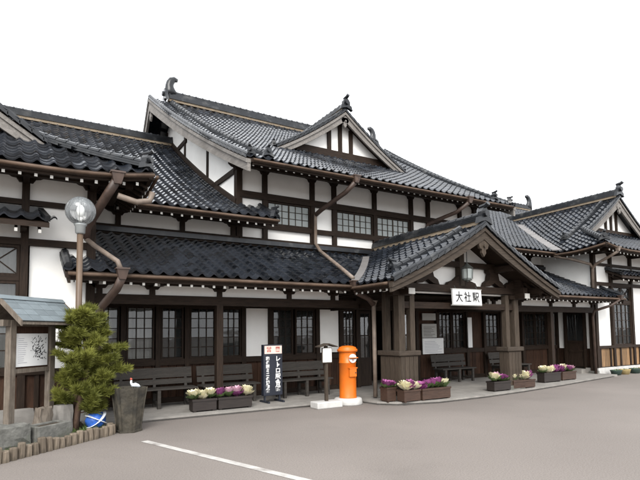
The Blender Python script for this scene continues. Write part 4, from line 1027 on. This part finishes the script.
def rock(name, label, cat, loc, dims, rz, seed, m='stone', rough=.05, group=None, sub=3):
    import bmesh
    rnd = random.Random(seed); bm = bmesh.new(); bmesh.ops.create_cube(bm, size=1.)
    bmesh.ops.subdivide_edges(bm, edges=bm.edges[:], cuts=sub, use_grid_fill=True)
    for v in bm.verts:
        k = rough
        n_ = Vector((rnd.uniform(-k,k), rnd.uniform(-k,k), rnd.uniform(-k,k)))
        r = max(abs(v.co.x),abs(v.co.y))
        f = 1-.06*(abs(v.co.x*2)**4*abs(v.co.y*2)**4+abs(v.co.z*2)**4*max(abs(v.co.x*2),abs(v.co.y*2))**4)
        v.co = Vector((v.co.x*dims[0]*f, v.co.y*dims[1]*f, (v.co.z+.5)*dims[2])) + n_*min(dims)
    me = bpy.data.meshes.new(name); bm.to_mesh(me); bm.free(); me.materials.append(MATS[m])
    o = link(name, me, None, loc); o.rotation_euler = (0,0,rz); return tag(o, label, cat, group)
rock('stone_block', 'rough grey stone block at the foot of the notice board post', 'stone', (-10.22,8.92,.03), (.55,.36,.36), .55, 1)
t = thing('stone_trough', 'low grey stone trough filled with soil beside the log edging', 'trough', (-9.66,9.22,.03), .66)
mb = MB(); mb.box(-.31,.31,-.17,-.11,0,.30); mb.box(-.31,.31,.11,.17,0,.30); mb.box(-.31,-.25,-.11,.11,0,.30); mb.box(.25,.31,-.11,.11,0,.30); mb.box(-.25,.25,-.11,.11,0,.05); bevel(lpart('basin', mb, 'stone', t), .012)
mb = MB(); mb.box(-.25,.25,-.11,.11,.05,.27); lpart('soil', mb, 'soil', t)
rock('pale_stone', 'pale upright stone block between the notice board and the lamp', 'stone', (-9.40,9.85,.03), (.26,.22,.50), .5, 5, 'concrete', .03)
rock('stump_piece', 'weathered wooden stump standing behind the stone trough', 'stump', (-9.72,9.52,.05), (.26,.16,.50), .6, 9, 'board_post', .12)
rock('pale_slab', 'pale stone slab lying behind the notice board posts', 'stone', (-10.25,10.25,.03), (.9,.3,.42), .2, 6, 'concrete', .02)
grass = MB(); rnd = random.Random(12)
for k in range(900):
    if k < 500: w_ = rnd.random(); p = path[0].lerp(path[2], w_)+Vector((rnd.uniform(-.35,-.02)*.6, rnd.uniform(.06,.4), .06))
    else: p = Vector((rnd.uniform(-9.3,-8.7), rnd.uniform(9.55,10.3), .06))
    a = rnd.uniform(0,PI); s_ = Vector((math.cos(a),math.sin(a),0))*.006; tip = p+Vector((rnd.uniform(-.05,.05),rnd.uniform(-.05,.05),rnd.uniform(.03,.10)))
    grass.add([p-s_,p+s_,tip], [(0,1,2)])
gr = link('grass', grass.mesh('grass', 'leaf')); gr['kind'] = 'stuff'; tag(gr, 'sparse low weeds growing in the garden bed', 'grass')

UR = thing('urn', 'tall tapered mottled brown stone urn standing at the corner of the garden bed', 'urn', (-8.36,9.62,0), .35)
mb = MB(); prof = [(.20,0),(.205,.04),(.235,.3),(.275,.6),(.30,.74),(.305,.78),(.265,.78),(.255,.72),(.0,.70)]
mb.lathe(prof, n=6, ph=.3665); lpart('body', mb, 'urn', UR)
mb = MB()
for k in range(6):
    a = .3665+2*PI*k/6; mb.sweep([(r*1.0*math.cos(a), r*1.0*math.sin(a), z) for r, z in prof[:6]], .05, .02, wv=(-math.sin(a),math.cos(a),0), upv=(math.cos(a),math.sin(a),0))
lpart('corner_rib', mb, 'urn', UR)
mb = MB(); mb.lathe([(.19,0),(.23,-.001),(.23,.035),(.2,.045)], n=6, ph=.3665); lpart('foot', mb, 'urn', UR)
OR = thing('ornament', 'small white ornament with a red and black head on the urn rim', 'ornament', (-8.30,9.50,.75), .4)
mb = MB(); mb.tube([(.13,0,.03),(.08,0,.055),(.02,0,.075),(-.04,0,.08),(-.065,0,.12),(-.062,0,.17)], .04, 8, rs=[.008,.032,.04,.032,.018,.016]); lpart('body', mb, 'white_plastic', OR, True)
mb = MB(); mb.tube([(-.062,0,.165),(-.064,0,.19),(-.075,0,.205)], .02, 8, rs=[.017,.022,.008]); lpart('head', mb, 'red_ink', OR, True)
mb = MB(); mb.tube([(.10,0,.04),(.15,0,.02)], .015, 6, rs=[.02,.006]); mb.tube([(0,.015,0),(0,.01,.06)], .007, 5); mb.tube([(.03,-.015,0),(.02,-.01,.06)], .007, 5); lpart('tail_and_legs', mb, 'ink', OR)

BB = thing('bundle', 'round blue plastic bundle with a white strip lying by the lamp', 'bundle', (-8.87,9.90,.05), .3)
rnd = random.Random(8); mb = MB(); n, k_ = 12, 20
vs = []
for i in range(n+1):
    th = PI*i/n
    for j in range(k_): a = 2*PI*j/k_; r = .175*(1+.05*math.sin(5*a+i)+rnd.uniform(-.04,.04)); vs.append((r*math.sin(th)*math.cos(a), r*math.sin(th)*math.sin(a)*.85, .16+r*.92*math.cos(th)))
mb.add(vs, [(i*k_+j,i*k_+(j+1)%k_,(i+1)*k_+(j+1)%k_,(i+1)*k_+j) for i in range(n) for j in range(k_)]); lpart('bag', mb, 'blue_plastic', BB, True)
mb = MB()
for tw, r_ in ((.7,.188),(-.5,.19)): mb.sweep([(r_*math.cos(a)*math.cos(tw), -abs(r_*math.sin(a))*.9, .17+r_*math.cos(a)*math.sin(tw)) for a in [PI*i/14 for i in range(15)]], .05, .012)
lpart('strip', mb, 'white_plastic', BB)

PT = thing('pine_tree', 'small bushy pine with yellow green needles beside the lamp', 'tree', (-9.22,9.92,.0))
rnd = random.Random(21); tr = MB(); trunk = [Vector((0,0,0)),Vector((.05,-.02,.4)),Vector((.16,-.05,.85)),Vector((.18,-.08,1.3)),Vector((.12,-.08,1.75)),Vector((.05,-.06,2.15))]
tr.tube(trunk, .06, 8, rs=[.07,.06,.05,.04,.028,.012]); tips = []; br = MB()
def branch(p, d, L, r, depth):
    pts = [p]; q = p.copy(); dd = d.copy(); n_ = 5
    for i in range(n_):
        dd = (dd+Vector((rnd.uniform(-.25,.25),rnd.uniform(-.25,.25),rnd.uniform(-.08,.18)))).normalized(); q = q+dd*(L/n_); pts.append(q.copy())
        if depth > 0 and i >= 1:
            for _ in range(2): branch(q, (dd+Vector((rnd.uniform(-1,1),rnd.uniform(-1,1),rnd.uniform(-.25,.5)))).normalized(), L*.48, r*.5, depth-1)
        elif i >= 1: tips.append((q.copy(), dd.copy()))
    br.tube(pts, r, 5, rs=[r*(1-.8*i/n_) for i in range(n_+1)]); tips.append((q.copy(), dd.copy()))
for k in range(38):
    z = .36+1.8*k/38; i = min(4, int(z/.43)); p = trunk[i].lerp(trunk[i+1], min(1, (z-trunk[i].z)/(trunk[i+1].z-trunk[i].z)))
    a = k*2.4+rnd.uniform(-.3,.3); R_ = .46*(1-.6*abs((z-.95)/1.3)**1.5)
    dirv = Vector((math.cos(a)*.9+.14, math.sin(a)*.85, .12)); branch(p, dirv.normalized(), R_*rnd.uniform(.75,1.1), .014, 1)
nd = MB()
for p, d in tips:
    for k in range(44):
        a = d*rnd.uniform(.1,1.1)+Vector((rnd.uniform(-1,1),rnd.uniform(-1,1),rnd.uniform(-.35,1.05))); a.normalize(); b_ = p-d*rnd.uniform(0,.10)
        l_ = rnd.uniform(.08,.16); s_ = a.cross(Vector((rnd.uniform(-1,1),rnd.uniform(-1,1),.3))).normalized()*.0042
        nd.add([b_-s_, b_+s_, b_+a*l_*.6+s_*.8+Vector((0,0,-.004)), b_+a*l_, b_+a*l_*.6-s_*.8], [(0,1,2,3,4)])
lpart('trunk', tr, 'bark', PT, True); lpart('branches', br, 'bark', PT, True); lpart('crown', nd, 'needle', PT)
